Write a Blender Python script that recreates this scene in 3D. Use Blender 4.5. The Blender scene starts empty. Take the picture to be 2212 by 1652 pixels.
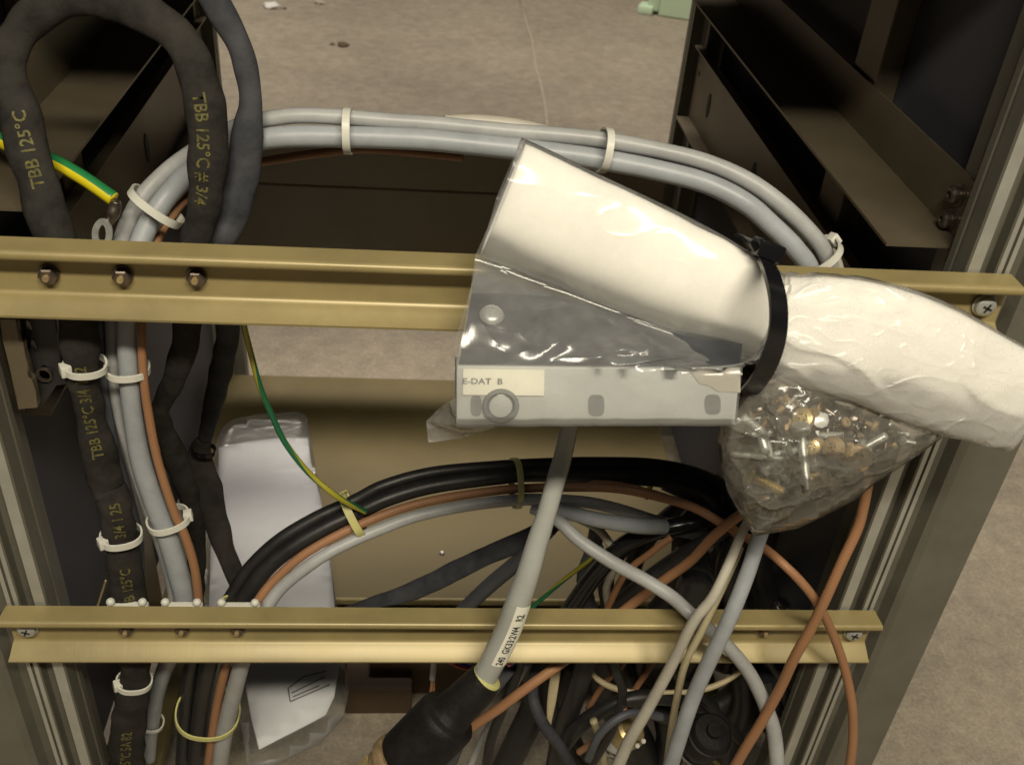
import bpy, bmesh, math, random
from mathutils import Vector, Matrix, noise
from mathutils.geometry import delaunay_2d_cdt
random.seed(7)
S = bpy.context.scene
COL = S.collection
R_ = math.radians

# ------------------------------------------------------------------ camera
FPX, CX, CY = 2156.0, 1106.0, 826.0          # photo measured on a 2212 x 1652 grid
def nrm(v): return Vector(v).normalized()
_U = -nrm((830-CX, -(3920-CY), -FPX))
_D = nrm((950-CX, -(-690-CY), -FPX)); _D = (_D - _U*_D.dot(_U)).normalized()
_X = _D.cross(_U)
RW = Matrix((_X, _D, _U))                     # camera vector -> rack vector
CAM = Vector((-0.0229, -0.3798, 0.4374))
cam = bpy.data.cameras.new("camera"); camo = bpy.data.objects.new("camera", cam); COL.objects.link(camo)
M4 = RW.to_4x4(); M4.translation = CAM; camo.matrix_world = M4
cam.sensor_width = 36; cam.lens = 36*FPX/2212; cam.clip_start = .01; cam.clip_end = 50
cam.dof.use_dof = True; cam.dof.focus_distance = .50; cam.dof.aperture_fstop = 20
S.camera = camo

# ------------------------------------------------------------------ light
W = bpy.data.worlds.new("World"); S.world = W; W.use_nodes = True
bg = W.node_tree.nodes["Background"]; bg.inputs[0].default_value = (.95, .97, 1.0, 1); bg.inputs[1].default_value = .012
def lamp(name, loc, target, sx, sy, power, col):
    l = bpy.data.lights.new(name, 'AREA'); l.shape = 'RECTANGLE'; l.size = sx; l.size_y = sy
    l.energy = power; l.color = col
    o = bpy.data.objects.new(name, l); COL.objects.link(o); o.location = loc
    o.rotation_euler = (Vector(target)-Vector(loc)).to_track_quat('-Z', 'Y').to_euler(); return o
lamp("ceiling_tube_front", (.10, -.86, 1.26), (.05, 0, .1), .95, .09, 23, (1, .91, .72))
lamp("ceiling_tube_back", (-.2, 1.75, 2.5), (-.1, 1.5, -.27), 1.4, .4, 72, (1, .90, .78))
lamp("skylight_cool", (-.9, -.35, 1.9), (0, 0, .1), .8, .8, 1.5, (.62, .72, 1))
vs = S.view_settings; vs.view_transform = 'Standard'; vs.look = 'None'; vs.exposure = 0; vs.gamma = 1
S.cycles.transparent_max_bounces = 24; S.cycles.max_bounces = 8

# ------------------------------------------------------------------ helpers
def ray(px, py): return RW @ Vector((px-CX, -(py-CY), -FPX))
def at(px, py, Y):
    r = ray(px, py); return CAM + r*((Y-CAM.y)/r.y)
def atz(px, py, Z):
    r = ray(px, py); return CAM + r*((Z-CAM.z)/r.z)
def mpp(p):                                   # metres per photo pixel at a point
    return (RW.transposed() @ (p-CAM)).z*-1/FPX

_O = {1:(0,0),2:(850,0),3:(1692,0),4:(0,630),5:(850,630),6:(1692,630),7:(0,1256),8:(850,1256),9:(1692,1256)}
def T(k, x, y, *rest):
    o = _O[k]; return (o[0]*.8534+.35136*x, o[1]*.8534+.35136*y) + rest

def obj(name, bm, mat, parent=None, smooth=True, auto=None):
    me = bpy.data.meshes.new(name); bm.normal_update()
    bmesh.ops.recalc_face_normals(bm, faces=bm.faces[:])
    bm.to_mesh(me); bm.free()
    if mat: me.materials.append(mat)
    if smooth:
        for p in me.polygons: p.use_smooth = True
        if auto is not None: me.set_sharp_from_angle(angle=R_(auto))
    o = bpy.data.objects.new(name, me); COL.objects.link(o)
    if parent:
        o.parent = parent; o.matrix_parent_inverse = Matrix.Translation(-parent.location) if parent.type == 'EMPTY' else Matrix()
    return o
def tag(o, label=None, cat=None, group=None, kind=None):
    for k, v in (('label', label), ('category', cat), ('group', group), ('kind', kind)):
        if v: o[k] = v
    return o
def thing(name, label, cat, loc=(0, 0, 0), group=None):
    o = bpy.data.objects.new(name, None); COL.objects.link(o); o.location = loc; o.empty_display_size = .02
    return tag(o, label, cat, group)

# ---- materials
def mat(name, col, rough=.5, metal=0, var=.12, scale=60, bump=0, bscale=300, spec=.5, col2=None, coat=0):
    m = bpy.data.materials.new(name); m.use_nodes = True
    nt = m.node_tree; b = nt.nodes["Principled BSDF"]
    b.inputs['Roughness'].default_value = rough; b.inputs['Metallic'].default_value = metal
    b.inputs['Specular IOR Level'].default_value = spec; b.inputs['Coat Weight'].default_value = coat
    tc = nt.nodes.new('ShaderNodeTexCoord')
    n = nt.nodes.new('ShaderNodeTexNoise'); n.inputs['Scale'].default_value = scale; n.inputs['Detail'].default_value = 6
    n.inputs['Roughness'].default_value = .65
    nt.links.new(tc.outputs['Object'], n.inputs['Vector'])
    r = nt.nodes.new('ShaderNodeValToRGB'); r.color_ramp.elements[0].position = .3; r.color_ramp.elements[1].position = .72
    c2 = col2 or tuple(min(1, c*(1+var)) for c in col); c1 = tuple(c*(1-var) for c in col)
    r.color_ramp.elements[0].color = (*c1, 1); r.color_ramp.elements[1].color = (*c2, 1)
    nt.links.new(n.outputs['Fac'], r.inputs['Fac']); nt.links.new(r.outputs['Color'], b.inputs['Base Color'])
    mr = nt.nodes.new('ShaderNodeMapRange'); mr.inputs['To Min'].default_value = max(.03, rough-.1); mr.inputs['To Max'].default_value = min(1, rough+.12)
    nt.links.new(n.outputs['Fac'], mr.inputs['Value']); nt.links.new(mr.outputs['Result'], b.inputs['Roughness'])
    if bump:
        n2 = nt.nodes.new('ShaderNodeTexNoise'); n2.inputs['Scale'].default_value = bscale; n2.inputs['Detail'].default_value = 4
        nt.links.new(tc.outputs['Object'], n2.inputs['Vector'])
        bp = nt.nodes.new('ShaderNodeBump'); bp.inputs['Strength'].default_value = bump; bp.inputs['Distance'].default_value = .001
        nt.links.new(n2.outputs['Fac'], bp.inputs['Height']); nt.links.new(bp.outputs['Normal'], b.inputs['Normal'])
    m["bsdf"] = b.name
    return m
def uvmath(nt, expr):                          # tiny helper: u and v sockets of the UV map
    uv = nt.nodes.new('ShaderNodeUVMap'); sp = nt.nodes.new('ShaderNodeSeparateXYZ'); nt.links.new(uv.outputs['UV'], sp.inputs['Vector'])
    return sp.outputs['X'], sp.outputs['Y']
def mth(nt, op, a, b=None):
    n = nt.nodes.new('ShaderNodeMath'); n.operation = op
    for i, v in enumerate((a, b)):
        if v is None: continue
        if isinstance(v, (int, float)): n.inputs[i].default_value = v
        else: nt.links.new(v, n.inputs[i])
    return n.outputs[0]
def braid_mat(name, c1, c2, around=10, per_m=420, rough=.55, bump=.5):
    m = mat(name, c1, rough); nt = m.node_tree; b = nt.nodes["Principled BSDF"]
    u, v = uvmath(nt, '')
    a = mth(nt, 'MULTIPLY', u, around*6.2832); l = mth(nt, 'MULTIPLY', v, per_m*6.2832)
    s = mth(nt, 'MULTIPLY', mth(nt, 'SINE', mth(nt, 'ADD', a, l)), mth(nt, 'SINE', mth(nt, 'SUBTRACT', a, l)))
    f = mth(nt, 'ADD', mth(nt, 'MULTIPLY', s, .5), .5)
    old = b.inputs['Base Color'].links[0].from_socket
    mx = nt.nodes.new('ShaderNodeMix'); mx.data_type = 'RGBA'
    nt.links.new(f, mx.inputs[0]); nt.links.new(old, mx.inputs[6]); mx.inputs[7].default_value = (*c2, 1)
    nt.links.new(mx.outputs[2], b.inputs['Base Color'])
    bp = nt.nodes.new('ShaderNodeBump'); bp.inputs['Strength'].default_value = bump; bp.inputs['Distance'].default_value = .0006
    nt.links.new(f, bp.inputs['Height']); nt.links.new(bp.outputs['Normal'], b.inputs['Normal'])
    return m
def stripe_mat(name, c1, c2, twist, split=.5, off=0.):
    m = mat(name, c1, .35); nt = m.node_tree; b = nt.nodes["Principled BSDF"]
    u, v = uvmath(nt, '')
    f = mth(nt, 'GREATER_THAN', mth(nt, 'FRACT', mth(nt, 'ADD', mth(nt, 'ADD', u, off), mth(nt, 'MULTIPLY', v, twist))), split)
    mx = nt.nodes.new('ShaderNodeMix'); mx.data_type = 'RGBA'
    nt.links.new(f, mx.inputs[0]); mx.inputs[6].default_value = (*c1, 1); mx.inputs[7].default_value = (*c2, 1)
    nt.links.new(mx.outputs[2], b.inputs['Base Color']); return m
def film_mat(name, haze, tint=(.92, .93, .95), gloss=.14, fres=1.5, dust=0, spec=1.3, crease=.7, cscale=38):
    m = bpy.data.materials.new(name); m.use_nodes = True; nt = m.node_tree; nt.nodes.clear()
    out = nt.nodes.new('ShaderNodeOutputMaterial')
    tr = nt.nodes.new('ShaderNodeBsdfTransparent'); tr.inputs[0].default_value = (.97, .97, .97, 1)
    df = nt.nodes.new('ShaderNodeBsdfDiffuse'); df.inputs[0].default_value = (*tint, 1)
    tl = nt.nodes.new('ShaderNodeBsdfTranslucent'); tl.inputs[0].default_value = (*tint, 1)
    gl = nt.nodes.new('ShaderNodeBsdfGlossy'); gl.inputs['Roughness'].default_value = gloss
    md = nt.nodes.new('ShaderNodeMixShader'); md.inputs[0].default_value = .45
    nt.links.new(df.outputs[0], md.inputs[1]); nt.links.new(tl.outputs[0], md.inputs[2])
    tc = nt.nodes.new('ShaderNodeTexCoord'); n = nt.nodes.new('ShaderNodeTexNoise'); n.inputs['Scale'].default_value = 55; n.inputs['Detail'].default_value = 8; n.inputs['Roughness'].default_value = .7
    nt.links.new(tc.outputs['Object'], n.inputs['Vector'])
    mr = nt.nodes.new('ShaderNodeMapRange'); mr.inputs['From Min'].default_value = .3; mr.inputs['From Max'].default_value = .7
    mr.inputs['To Min'].default_value = haze*.55; mr.inputs['To Max'].default_value = haze*1.45 + dust
    nt.links.new(n.outputs['Fac'], mr.inputs['Value'])
    m1 = nt.nodes.new('ShaderNodeMixShader'); nt.links.new(mr.outputs[0], m1.inputs[0])
    nt.links.new(tr.outputs[0], m1.inputs[1]); nt.links.new(md.outputs[0], m1.inputs[2])
    fr = nt.nodes.new('ShaderNodeFresnel'); fr.inputs[0].default_value = fres
    fs = mth(nt, 'MULTIPLY', fr.outputs[0], spec)
    bp = nt.nodes.new('ShaderNodeBump'); bp.inputs['Strength'].default_value = crease; bp.inputs['Distance'].default_value = .0022
    h = None
    for sc_, k_, off in ((cscale, 1., 0), (cscale*2.6, .4, 5), (cscale*.9, .8, 11)):   # sharp branching creases
        mp = nt.nodes.new('ShaderNodeMapping'); mp.inputs['Location'].default_value = (off, off, off); mp.inputs['Scale'].default_value = (.55, 1, 1)
        mp.inputs['Rotation'].default_value = (0, .5 if off != 11 else -.6, 0)
        nt.links.new(tc.outputs['Object'], mp.inputs['Vector'])
        n2 = nt.nodes.new('ShaderNodeTexNoise'); n2.inputs['Scale'].default_value = sc_; n2.inputs['Detail'].default_value = 1.5; nt.links.new(mp.outputs[0], n2.inputs['Vector'])
        r_ = mth(nt, 'POWER', mth(nt, 'SUBTRACT', 1, mth(nt, 'MULTIPLY', mth(nt, 'ABSOLUTE', mth(nt, 'SUBTRACT', n2.outputs['Fac'], .5)), 2.2)), 9)
        r_ = mth(nt, 'MULTIPLY', r_, k_); h = r_ if h is None else mth(nt, 'ADD', h, r_)
    nt.links.new(h, bp.inputs['Height'])
    nt.links.new(bp.outputs[0], gl.inputs['Normal']); nt.links.new(bp.outputs[0], df.inputs['Normal'])
    m2 = nt.nodes.new('ShaderNodeMixShader'); nt.links.new(fs, m2.inputs[0]); nt.links.new(m1.outputs[0], m2.inputs[1]); nt.links.new(gl.outputs[0], m2.inputs[2])
    nt.links.new(m2.outputs[0], out.inputs['Surface']); return m

M = dict(
 gold=mat('yellow_chromate', (.325, .26, .118), .36, .16, .20, 16, .0, 900),
 plate=mat('dull_chromate', (.152, .120, .050), .5, .3, .18, 9, .04, 500),
 alu=mat('anodised_aluminium', (.185, .175, .14), .48, .35, .14, 25, .1, 700),
 alu_lit=mat('lit_aluminium', (.46, .45, .40), .42, .4, .12, 50, .1, 900),  # lit copy of the upright metal, brightness of the front lips in its colour
 bracket=mat('bracket_chromate', (.165, .135, .09), .42, .45, .14, 20, .1, 500),
 rear=mat('rear_panel_paint', (.44, .385, .29), .55, .1, .12, 12, .05, 300),
 panel=mat('blue_grey_paint', (.075, .075, .095), .6, 0, .12, 20, .15, 600),
 steel_dark=mat('dark_bronze_steel', (.19, .155, .13), .32, .85, .25, 200),
 zinc=mat('zinc', (.52, .53, .50), .35, .5, .2, 200),
 chrome=mat('chrome', (.75, .75, .75), .12, 1, .05),
 brass=mat('brass', (.50, .39, .19), .35, .5, .2, 150),
 rustbrass=mat('tarnished_brass', (.36, .26, .14), .5, .3, .3, 200),
 grey=mat('grey_pvc', (.39, .395, .395), .42, 0, .2, 33, .06, 400),
 grey_gloss=mat('glossy_grey_pvc', (.40, .41, .38), .24, 0, .10, 40, .05, 500),
 grey_b=mat('blue_grey_pvc', (.345, .365, .39), .42, 0, .2, 33, .06, 400),
 beige=mat('beige_pvc', (.46, .43, .36), .45, 0, .12, 50, .05, 300),
 beige2=mat('yellowed_pvc', (.47, .41, .26), .45, 0, .15, 50, .05, 300),
 cream=mat('cream_pvc', (.62, .52, .32), .4, 0, .1, 50),
 black=mat('black_rubber', (.020, .019, .019), .42, 0, .3, 80, .1, 300),
 boot=mat('dull_black_boot', (.012, .011, .011), .55, 0, .4, 120, .4, 350, .25),
 black_s=mat('black_shiny', (.014, .014, .015), .22, 0, .2, 80),
 grey_dark=mat('slate_cable', (.085, .09, .105), .5, 0, .15, 60, .1, 400),
 slv=mat('dusty_black_sleeve', (.022, .020, .019), .75, 0, .45, 70, .45, 260, .18, (.042, .038, .033)),
 slv_blue=mat('slate_sleeve', (.045, .048, .058), .66, 0, .35, 60, .35, 200, .25, (.075, .076, .085)),
 slv_brown=mat('brown_black_sleeve', (.034, .030, .027), .78, 0, .4, 60, .45, 160, .2, (.06, .054, .048)),
 tie=mat('natural_nylon', (.66, .65, .58), .38, 0, .06, 80, spec=.5),
 tie_y=mat('yellowed_nylon', (.58, .55, .22), .38, 0, .1, 80),
 tie_k=mat('black_nylon', (.008, .008, .009), .22, 0, .1, 80, spec=.6),
 print=mat('yellow_print', (.085, .077, .03), .7, 0, .7, 500, col2=(.215, .19, .05)),
 ink=mat('black_ink', (.03, .03, .03), .6),
 greyink=mat('grey_ink', (.16, .16, .16), .6),
 paper=mat('white_paper', (.84, .82, .77), .75, 0, .03, 15, .06, 500),
 paper_b=mat('office_paper', (.72, .73, .76), .8, 0, .04, 20),
 boxgrey=mat('grey_box_metal', (.54, .55, .53), .42, .2, .10, 30, .08, 500),
 housing=mat('dark_grey_metal', (.085, .09, .10), .34, .45, .3, 22, .1, 300),
 hole=mat('socket_grey', (.17, .175, .17), .5, 0, .2),
 label=mat('cream_label', (.86, .84, .72), .55, 0, .05),
 copper=braid_mat('copper_braid', (.29, .132, .058), (.39, .205, .105), 9, 330, .5, .22),
 wire_copper=mat('copper_strand', (.6, .3, .17), .3, .9),
 earth=stripe_mat('earth_insulation', (.70, .58, .015), (.02, .20, .06), 0.3, .66, .38),
 earth_thin=stripe_mat('thin_earth_insulation', (.015, .13, .055), (.36, .32, .03), 9, .62, .30),
 red=mat('red_wire', (.4, .03, .02), .4), blue=mat('blue_wire', (.02, .05, .3), .4),
 mint=mat('mint_paint', (.60, .76, .55), .5, 0, .06, 6),
 wood=mat('dark_wood', (.10, .062, .033), .7, 0, .3, 12, .3, 80),
 scrap=mat('white_scrap', (.75, .73, .70), .8), leaf=mat('dry_leaf', (.10, .07, .04), .8),
 chalk=mat('chalk', (.40, .35, .27), .9, 0, .2, 90),
 film=film_mat('clear_film', .19, (.90, .90, .88), .16, spec=.9, crease=.34, cscale=17), film_r=film_mat('frosted_film', .26, (.93, .92, .90), .26, spec=.7),
 film_c=film_mat('creased_film', .42, (.80, .78, .76), .2, 1.4),
 film_d=film_mat('dusty_film', .15, (.78, .75, .67), .16, 1.45, .13, spec=.9, crease=.6, cscale=30), film_s=film_mat('sleeve_film', .07, (.75, .74, .72), .3, 1.35, spec=.6, crease=.2, cscale=22),
)
# floor: mottled dirty concrete
def floor_mat():
    m = mat('concrete', (.325, .284, .222), .75, 0, .14, 3.2, .25, 90, .3, col2=(.39, .342, .268)); nt = m.node_tree; b = nt.nodes["Principled BSDF"]
    old = b.inputs['Base Color'].links[0].from_socket; tc = nt.nodes.new('ShaderNodeTexCoord')
    n = nt.nodes.new('ShaderNodeTexNoise'); n.inputs['Scale'].default_value = 38; n.inputs['Detail'].default_value = 10; n.inputs['Roughness'].default_value = .8
    nt.links.new(tc.outputs['Object'], n.inputs['Vector'])
    r = nt.nodes.new('ShaderNodeValToRGB'); r.color_ramp.elements[0].position = .34; r.color_ramp.elements[0].color = (.74, .73, .74, 1)
    r.color_ramp.elements[1].position = .64; r.color_ramp.elements[1].color = (1.1, 1.09, 1.06, 1); nt.links.new(n.outputs['Fac'], r.inputs['Fac'])
    mx = nt.nodes.new('ShaderNodeMix'); mx.data_type = 'RGBA'; mx.blend_type = 'MULTIPLY'; mx.inputs[0].default_value = 1
    nt.links.new(old, mx.inputs[6]); nt.links.new(r.outputs[0], mx.inputs[7])
    n3 = nt.nodes.new('ShaderNodeTexNoise'); n3.inputs['Scale'].default_value = 420; n3.inputs['Detail'].default_value = 3
    nt.links.new(tc.outputs['Object'], n3.inputs['Vector'])
    r3 = nt.nodes.new('ShaderNodeValToRGB'); r3.color_ramp.elements[0].position = .35; r3.color_ramp.elements[0].color = (.84, .84, .84, 1); r3.color_ramp.elements[1].position = .68; r3.color_ramp.elements[1].color = (1.12, 1.12, 1.12, 1)
    nt.links.new(n3.outputs['Fac'], r3.inputs['Fac'])
    m3 = nt.nodes.new('ShaderNodeMix'); m3.data_type = 'RGBA'; m3.blend_type = 'MULTIPLY'; m3.inputs[0].default_value = 1
    nt.links.new(mx.outputs[2], m3.inputs[6]); nt.links.new(r3.outputs[0], m3.inputs[7]); nt.links.new(m3.outputs[2], b.inputs['Base Color'])
    return m
M['floor'] = floor_mat()

def milled(m):                                 # fine cross-milling marks left on the rails
    nt = m.node_tree; b = nt.nodes["Principled BSDF"]; tc = nt.nodes.new('ShaderNodeTexCoord'); mp = nt.nodes.new('ShaderNodeMapping')
    mp.inputs['Scale'].default_value = (950, 25, 25); nt.links.new(tc.outputs['Object'], mp.inputs['Vector'])
    n = nt.nodes.new('ShaderNodeTexNoise'); n.inputs['Scale'].default_value = 1; n.inputs['Detail'].default_value = 2; nt.links.new(mp.outputs[0], n.inputs['Vector'])
    bp = nt.nodes.new('ShaderNodeBump'); bp.inputs['Strength'].default_value = .07; bp.inputs['Distance'].default_value = .0004
    nt.links.new(n.outputs['Fac'], bp.inputs['Height']); nt.links.new(bp.outputs[0], b.inputs['Normal'])
milled(M['gold'])
# ---- shapes
def box(bm, x0, x1, y0, y1, z0, z1, rot=None, piv=None):
    v = [bm.verts.new((x, y, z)) for x in (x0, x1) for y in (y0, y1) for z in (z0, z1)]
    for f in ((0,1,3,2),(4,6,7,5),(0,4,5,1),(2,3,7,6),(0,2,6,4),(1,5,7,3)): bm.faces.new([v[i] for i in f])
    return v
def prism(bm, poly, a, b, fn):                 # extrude a closed 2-D polygon from a to b with fn(u, v, w)
    A = [bm.verts.new(fn(u, v, a)) for u, v in poly]; B = [bm.verts.new(fn(u, v, b)) for u, v in poly]
    n = len(poly)
    for i in range(n): bm.faces.new((A[i], A[(i+1) % n], B[(i+1) % n], B[i]))
    bm.faces.new(A); bm.faces.new(B[::-1])
def bevel(bm, w, seg=2):
    bmesh.ops.bevel(bm, geom=[e for e in bm.edges], offset=w, segments=seg, affect='EDGES', profile=.6)
def lathe(bm, prof, origin, axis, seg=20, cap=True):
    axis = Vector(axis).normalized(); q = axis.to_track_quat('Z', 'Y').to_matrix()
    rings = []
    for r, h in prof:
        rings.append([bm.verts.new(Vector(origin)+q @ Vector((r*math.cos(2*math.pi*k/seg), r*math.sin(2*math.pi*k/seg), h))) for k in range(seg)])
    for a, b in zip(rings, rings[1:]):
        for k in range(seg): bm.faces.new((a[k], a[(k+1) % seg], b[(k+1) % seg], b[k]))
    if cap: bm.faces.new(rings[0][::-1]); bm.faces.new(rings[-1])
def catmull(P, n):
    out = []
    for i in range(len(P)-1):
        p0, p1, p2, p3 = P[max(i-1, 0)], P[i], P[i+1], P[min(i+2, len(P)-1)]
        for k in range(n):
            t = k/n
            out.append(tuple(.5*((2*b)+(-a+c)*t+(2*a-5*b+4*c-d)*t*t+(-a+3*b-3*c+d)*t**3) for a, b, c, d in zip(p0, p1, p2, p3)))
    out.append(P[-1]); return out
class Track: pass
def track(pts, w, flat=None, n=8):
    """photo readings (x, y, depth[, width]) -> centre line in metres with frames and radii"""
    raw = []
    for i, p in enumerate(pts):
        P = at(*p[:3]); wd = p[3] if len(p) > 3 else w
        r1 = wd*.5*mpp(P); fl = (p[4] if len(p) > 4 else flat) or 1
        raw.append((P.x, P.y, P.z, r1, r1*fl))
    sm = catmull(raw, n)
    t = Track(); t.P = [Vector(s[:3]) for s in sm]; t.r1 = [s[3] for s in sm]; t.r2 = [s[4] for s in sm]
    t.T, t.n1, t.n2, t.s = [], [], [], [0]
    for i, p in enumerate(t.P):
        d = (t.P[min(i+1, len(t.P)-1)]-t.P[max(i-1, 0)]).normalized(); e = (CAM-p).normalized()
        a = d.cross(e).normalized(); t.T.append(d); t.n1.append(a); t.n2.append(a.cross(d).normalized())
        if i: t.s.append(t.s[-1]+(p-t.P[i-1]).length)
    return t
def tube_bm(t, seg=14, rough=0, rs=120, seed=0, grow=0, cap=True):
    bm = bmesh.new(); uvl = bm.loops.layers.uv.new("UVMap"); rings = []
    for i, p in enumerate(t.P):
        ring = []
        for k in range(seg):
            a = 2*math.pi*k/seg
            d = t.n1[i]*(t.r1[i]+grow)*math.cos(a)+t.n2[i]*(t.r2[i]+grow)*math.sin(a)
            f = 1
            if rough: f += rough*noise.noise((p+d)*rs+Vector((seed, seed*2, 0)))
            ring.append(bm.verts.new(p+d*f))
        rings.append(ring)
    for i in range(len(rings)-1):
        for k in range(seg):
            f = bm.faces.new((rings[i][k], rings[i][(k+1) % seg], rings[i+1][(k+1) % seg], rings[i+1][k]))
            for lp, (uu, ii) in zip(f.loops, ((k, i), (k+1, i), (k+1, i+1), (k, i+1))): lp[uvl].uv = (uu/seg, t.s[ii])
    if cap: bm.faces.new(rings[0][::-1]); bm.faces.new(rings[-1])
    return bm
def cable(name, pts, w, m, label=None, cat='cable', group=None, parent=None, flat=None, n=8, seg=14, rough=.02, rs=55):
    t = track(pts, w, flat, n); sd = len(COL.objects) % 97; o = obj(name, tube_bm(t, seg, rough, rs, sd), M[m], parent)
    if label: tag(o, label, cat, group)
    t.rough, t.rs, t.seed = rough, rs, sd; o_t[o.name] = t; return o
o_t = {}
def text_mesh(s, size, bold=0):
    cu = bpy.data.curves.new('lettering', 'FONT'); cu.body = s; cu.size = size; cu.align_y = 'CENTER'; cu.resolution_u = 2; cu.offset = bold
    ob = bpy.data.objects.new('lettering', cu); COL.objects.link(ob)
    bpy.context.view_layer.update()
    me = bpy.data.meshes.new_from_object(ob.evaluated_get(bpy.context.evaluated_depsgraph_get()))
    bpy.data.objects.remove(ob); bpy.data.curves.remove(cu); return me
def text_on_track(t, s, start, size, d, mtl, parent, shift=0, lift=.0004, bold=.0):
    me = text_mesh(s, size, bold)
    for v in me.vertices:
        x, y = v.co.x, v.co.y; pos = start+d*x
        i = 0
        while i < len(t.s)-2 and t.s[i+1] < pos: i += 1
        f = (pos-t.s[i])/max(1e-6, t.s[i+1]-t.s[i])
        L = lambda A: A[i]*(1-f)+A[i+1]*f
        P, n1, n2, r1, r2 = L(t.P), L(t.n1), L(t.n2), L(t.r1), L(t.r2)
        sg = 1 if (n2.cross(t.T[i]*d)).dot(n1) > 0 else -1
        c = max(-.98, min(.98, (y*sg+shift)/r1)); a = math.acos(c)
        dd = n1*r1*math.cos(a)+n2*r2*math.sin(a); rg = getattr(t, 'rough', 0)
        f_ = 1+rg*noise.noise((P+dd)*t.rs+Vector((t.seed, t.seed*2, 0))) if rg else 1
        v.co = P+dd*f_+(n1*math.cos(a)+n2*math.sin(a))*lift
    me.materials.append(M[mtl]); o = bpy.data.objects.new('printed_text', me); COL.objects.link(o); o.parent = parent
    if parent.type == 'EMPTY': o.matrix_parent_inverse = Matrix.Translation(-parent.location)
    return o
def band_bm(path, wdir, w, th, closed=True):
    bm = bmesh.new(); n = len(path); rings = []
    for i, p in enumerate(path):
        d = (path[(i+1) % n]-path[i-1]) if closed else (path[min(i+1, n-1)]-path[max(i-1, 0)])
        wd = (wdir[i] if isinstance(wdir, list) else wdir).normalized(); nn = d.cross(wd).normalized()
        rings.append([bm.verts.new(p+wd*a*w/2+nn*b*th/2) for a, b in ((-1,-1),(1,-1),(1,1),(-1,1))])
    for i in range(n if closed else n-1):
        a, b = rings[i], rings[(i+1) % n]
        for k in range(4): bm.faces.new((a[k], a[(k+1) % 4], b[(k+1) % 4], b[k]))
    if not closed: bm.faces.new(rings[0]); bm.faces.new(rings[-1][::-1])
    return bm
def zip_tie(label, c, axis, a_px, b, head=None, w=.0031, m='tie', group='white cable ties', hs=1., tail=None):
    """c = (x, y, depth) of the bundle, axis = two readings along the bundle, a_px = half width across, b = half depth"""
    C = at(*c); ax = (at(*axis[1])-at(*axis[0])).normalized(); e = (CAM-C).normalized()
    n1 = ax.cross(e).normalized(); n2 = n1.cross(ax).normalized(); a = a_px*mpp(C)
    th = thing('cable_tie', label, 'cable tie', C, group)
    path = [C+n1*a*math.copysign(abs(math.cos(q))**.85, math.cos(q))+n2*b*math.copysign(abs(math.sin(q))**.85, math.sin(q)) for q in [2*math.pi*k/40 for k in range(40)]]
    obj('band', band_bm(path, ax, w, .0010), M[m], th, auto=40)
    if head is not None:
        q = R_(head); p = C+n1*a*math.cos(q)*.93+n2*b*math.sin(q)*1.1
        out = (n1*math.cos(q)+n2*math.sin(q)).normalized(); tg = ax.cross(out)
        bm = bmesh.new(); box(bm, -.0026*hs, .0026*hs, -.0026*hs, .0026*hs, -.0022*hs, .0024*hs); bevel(bm, .0007)
        mt = Matrix((tg, ax, out)).transposed().to_4x4(); mt.translation = p; bm.transform(mt)
        obj('head', bm, M[m], th, auto=50)
    if tail:
        pts = [at(*q) for q in tail]; obj('tail', band_bm(pts, ax, w*.9, .0012, False), M[m], th, auto=40)
    return th
def pillow(outline, Yb, front, back, step=14, wr=.0016, ws=90, seed=0, fold=None):
    """closed bag from its outline (photo readings): a front and a back skin meeting at the seam"""
    pts = [Vector(p[:2]) for p in outline]; dense = []
    n = len(pts)
    for i in range(n):
        a, b = pts[i], pts[(i+1) % n]; k = max(1, int((b-a).length/step))
        dense += [a.lerp(b, j/k) for j in range(k)]
    def inside(p):
        c = False; j = n-1
        for i in range(n):
            if (pts[i].y > p.y) != (pts[j].y > p.y) and p.x < (pts[j].x-pts[i].x)*(p.y-pts[i].y)/(pts[j].y-pts[i].y)+pts[i].x: c = not c
            j = i
        return c
    def dist(p):
        m_ = 1e9
        for i in range(n):
            a, b = pts[i], pts[(i+1) % n]; ab = b-a; t_ = max(0, min(1, (p-a).dot(ab)/ab.length_squared)); m_ = min(m_, (p-a-ab*t_).length)
        return m_
    x0, x1 = min(p.x for p in pts), max(p.x for p in pts); y0, y1 = min(p.y for p in pts), max(p.y for p in pts)
    inn = []
    y = y0; row = 0
    while y < y1:
        x = x0+(step/2 if row % 2 else 0)
        while x < x1:
            p = Vector((x, y))
            if inside(p) and dist(p) > step*.55: inn.append(p)
            x += step
        y += step*.87; row += 1
    allp = dense+inn; nb = len(dense)
    vo, _, fo, _, _, _ = delaunay_2d_cdt(allp, [(i, (i+1) % nb) for i in range(nb)], [], 1, 1e-4)
    bm = bmesh.new(); F, B = [], []
    for i, p in enumerate(vo):
        d = dist(p); s = math.sqrt(min(1, d/110)); yb = Yb(p.x, p.y)
        k = noise.noise(Vector((p.x/ws, p.y/ws, seed)))+.5*noise.noise(Vector((p.x/ws*2.7, p.y/ws*2.7, seed+9)))
        ridge = (1-abs(noise.noise(Vector((p.x/ws*.8, p.y/ws*1.3, seed+4)))))**6
        yf = yb-front*s-(wr*k+wr*1.2*ridge)*min(1, d/30); ybk = yb+back*s+wr*k*min(1, d/30)
        f = bm.verts.new(at(p.x, p.y, yf)); F.append(f)
        B.append(f if d < 1e-2 else bm.verts.new(at(p.x, p.y, ybk)))
    for f in fo:
        try: bm.faces.new([F[i] for i in f])
        except ValueError: pass
        if any(F[i] is not B[i] for i in f):
            try: bm.faces.new([B[i] for i in f][::-1])
            except ValueError: pass
    return bm

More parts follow.
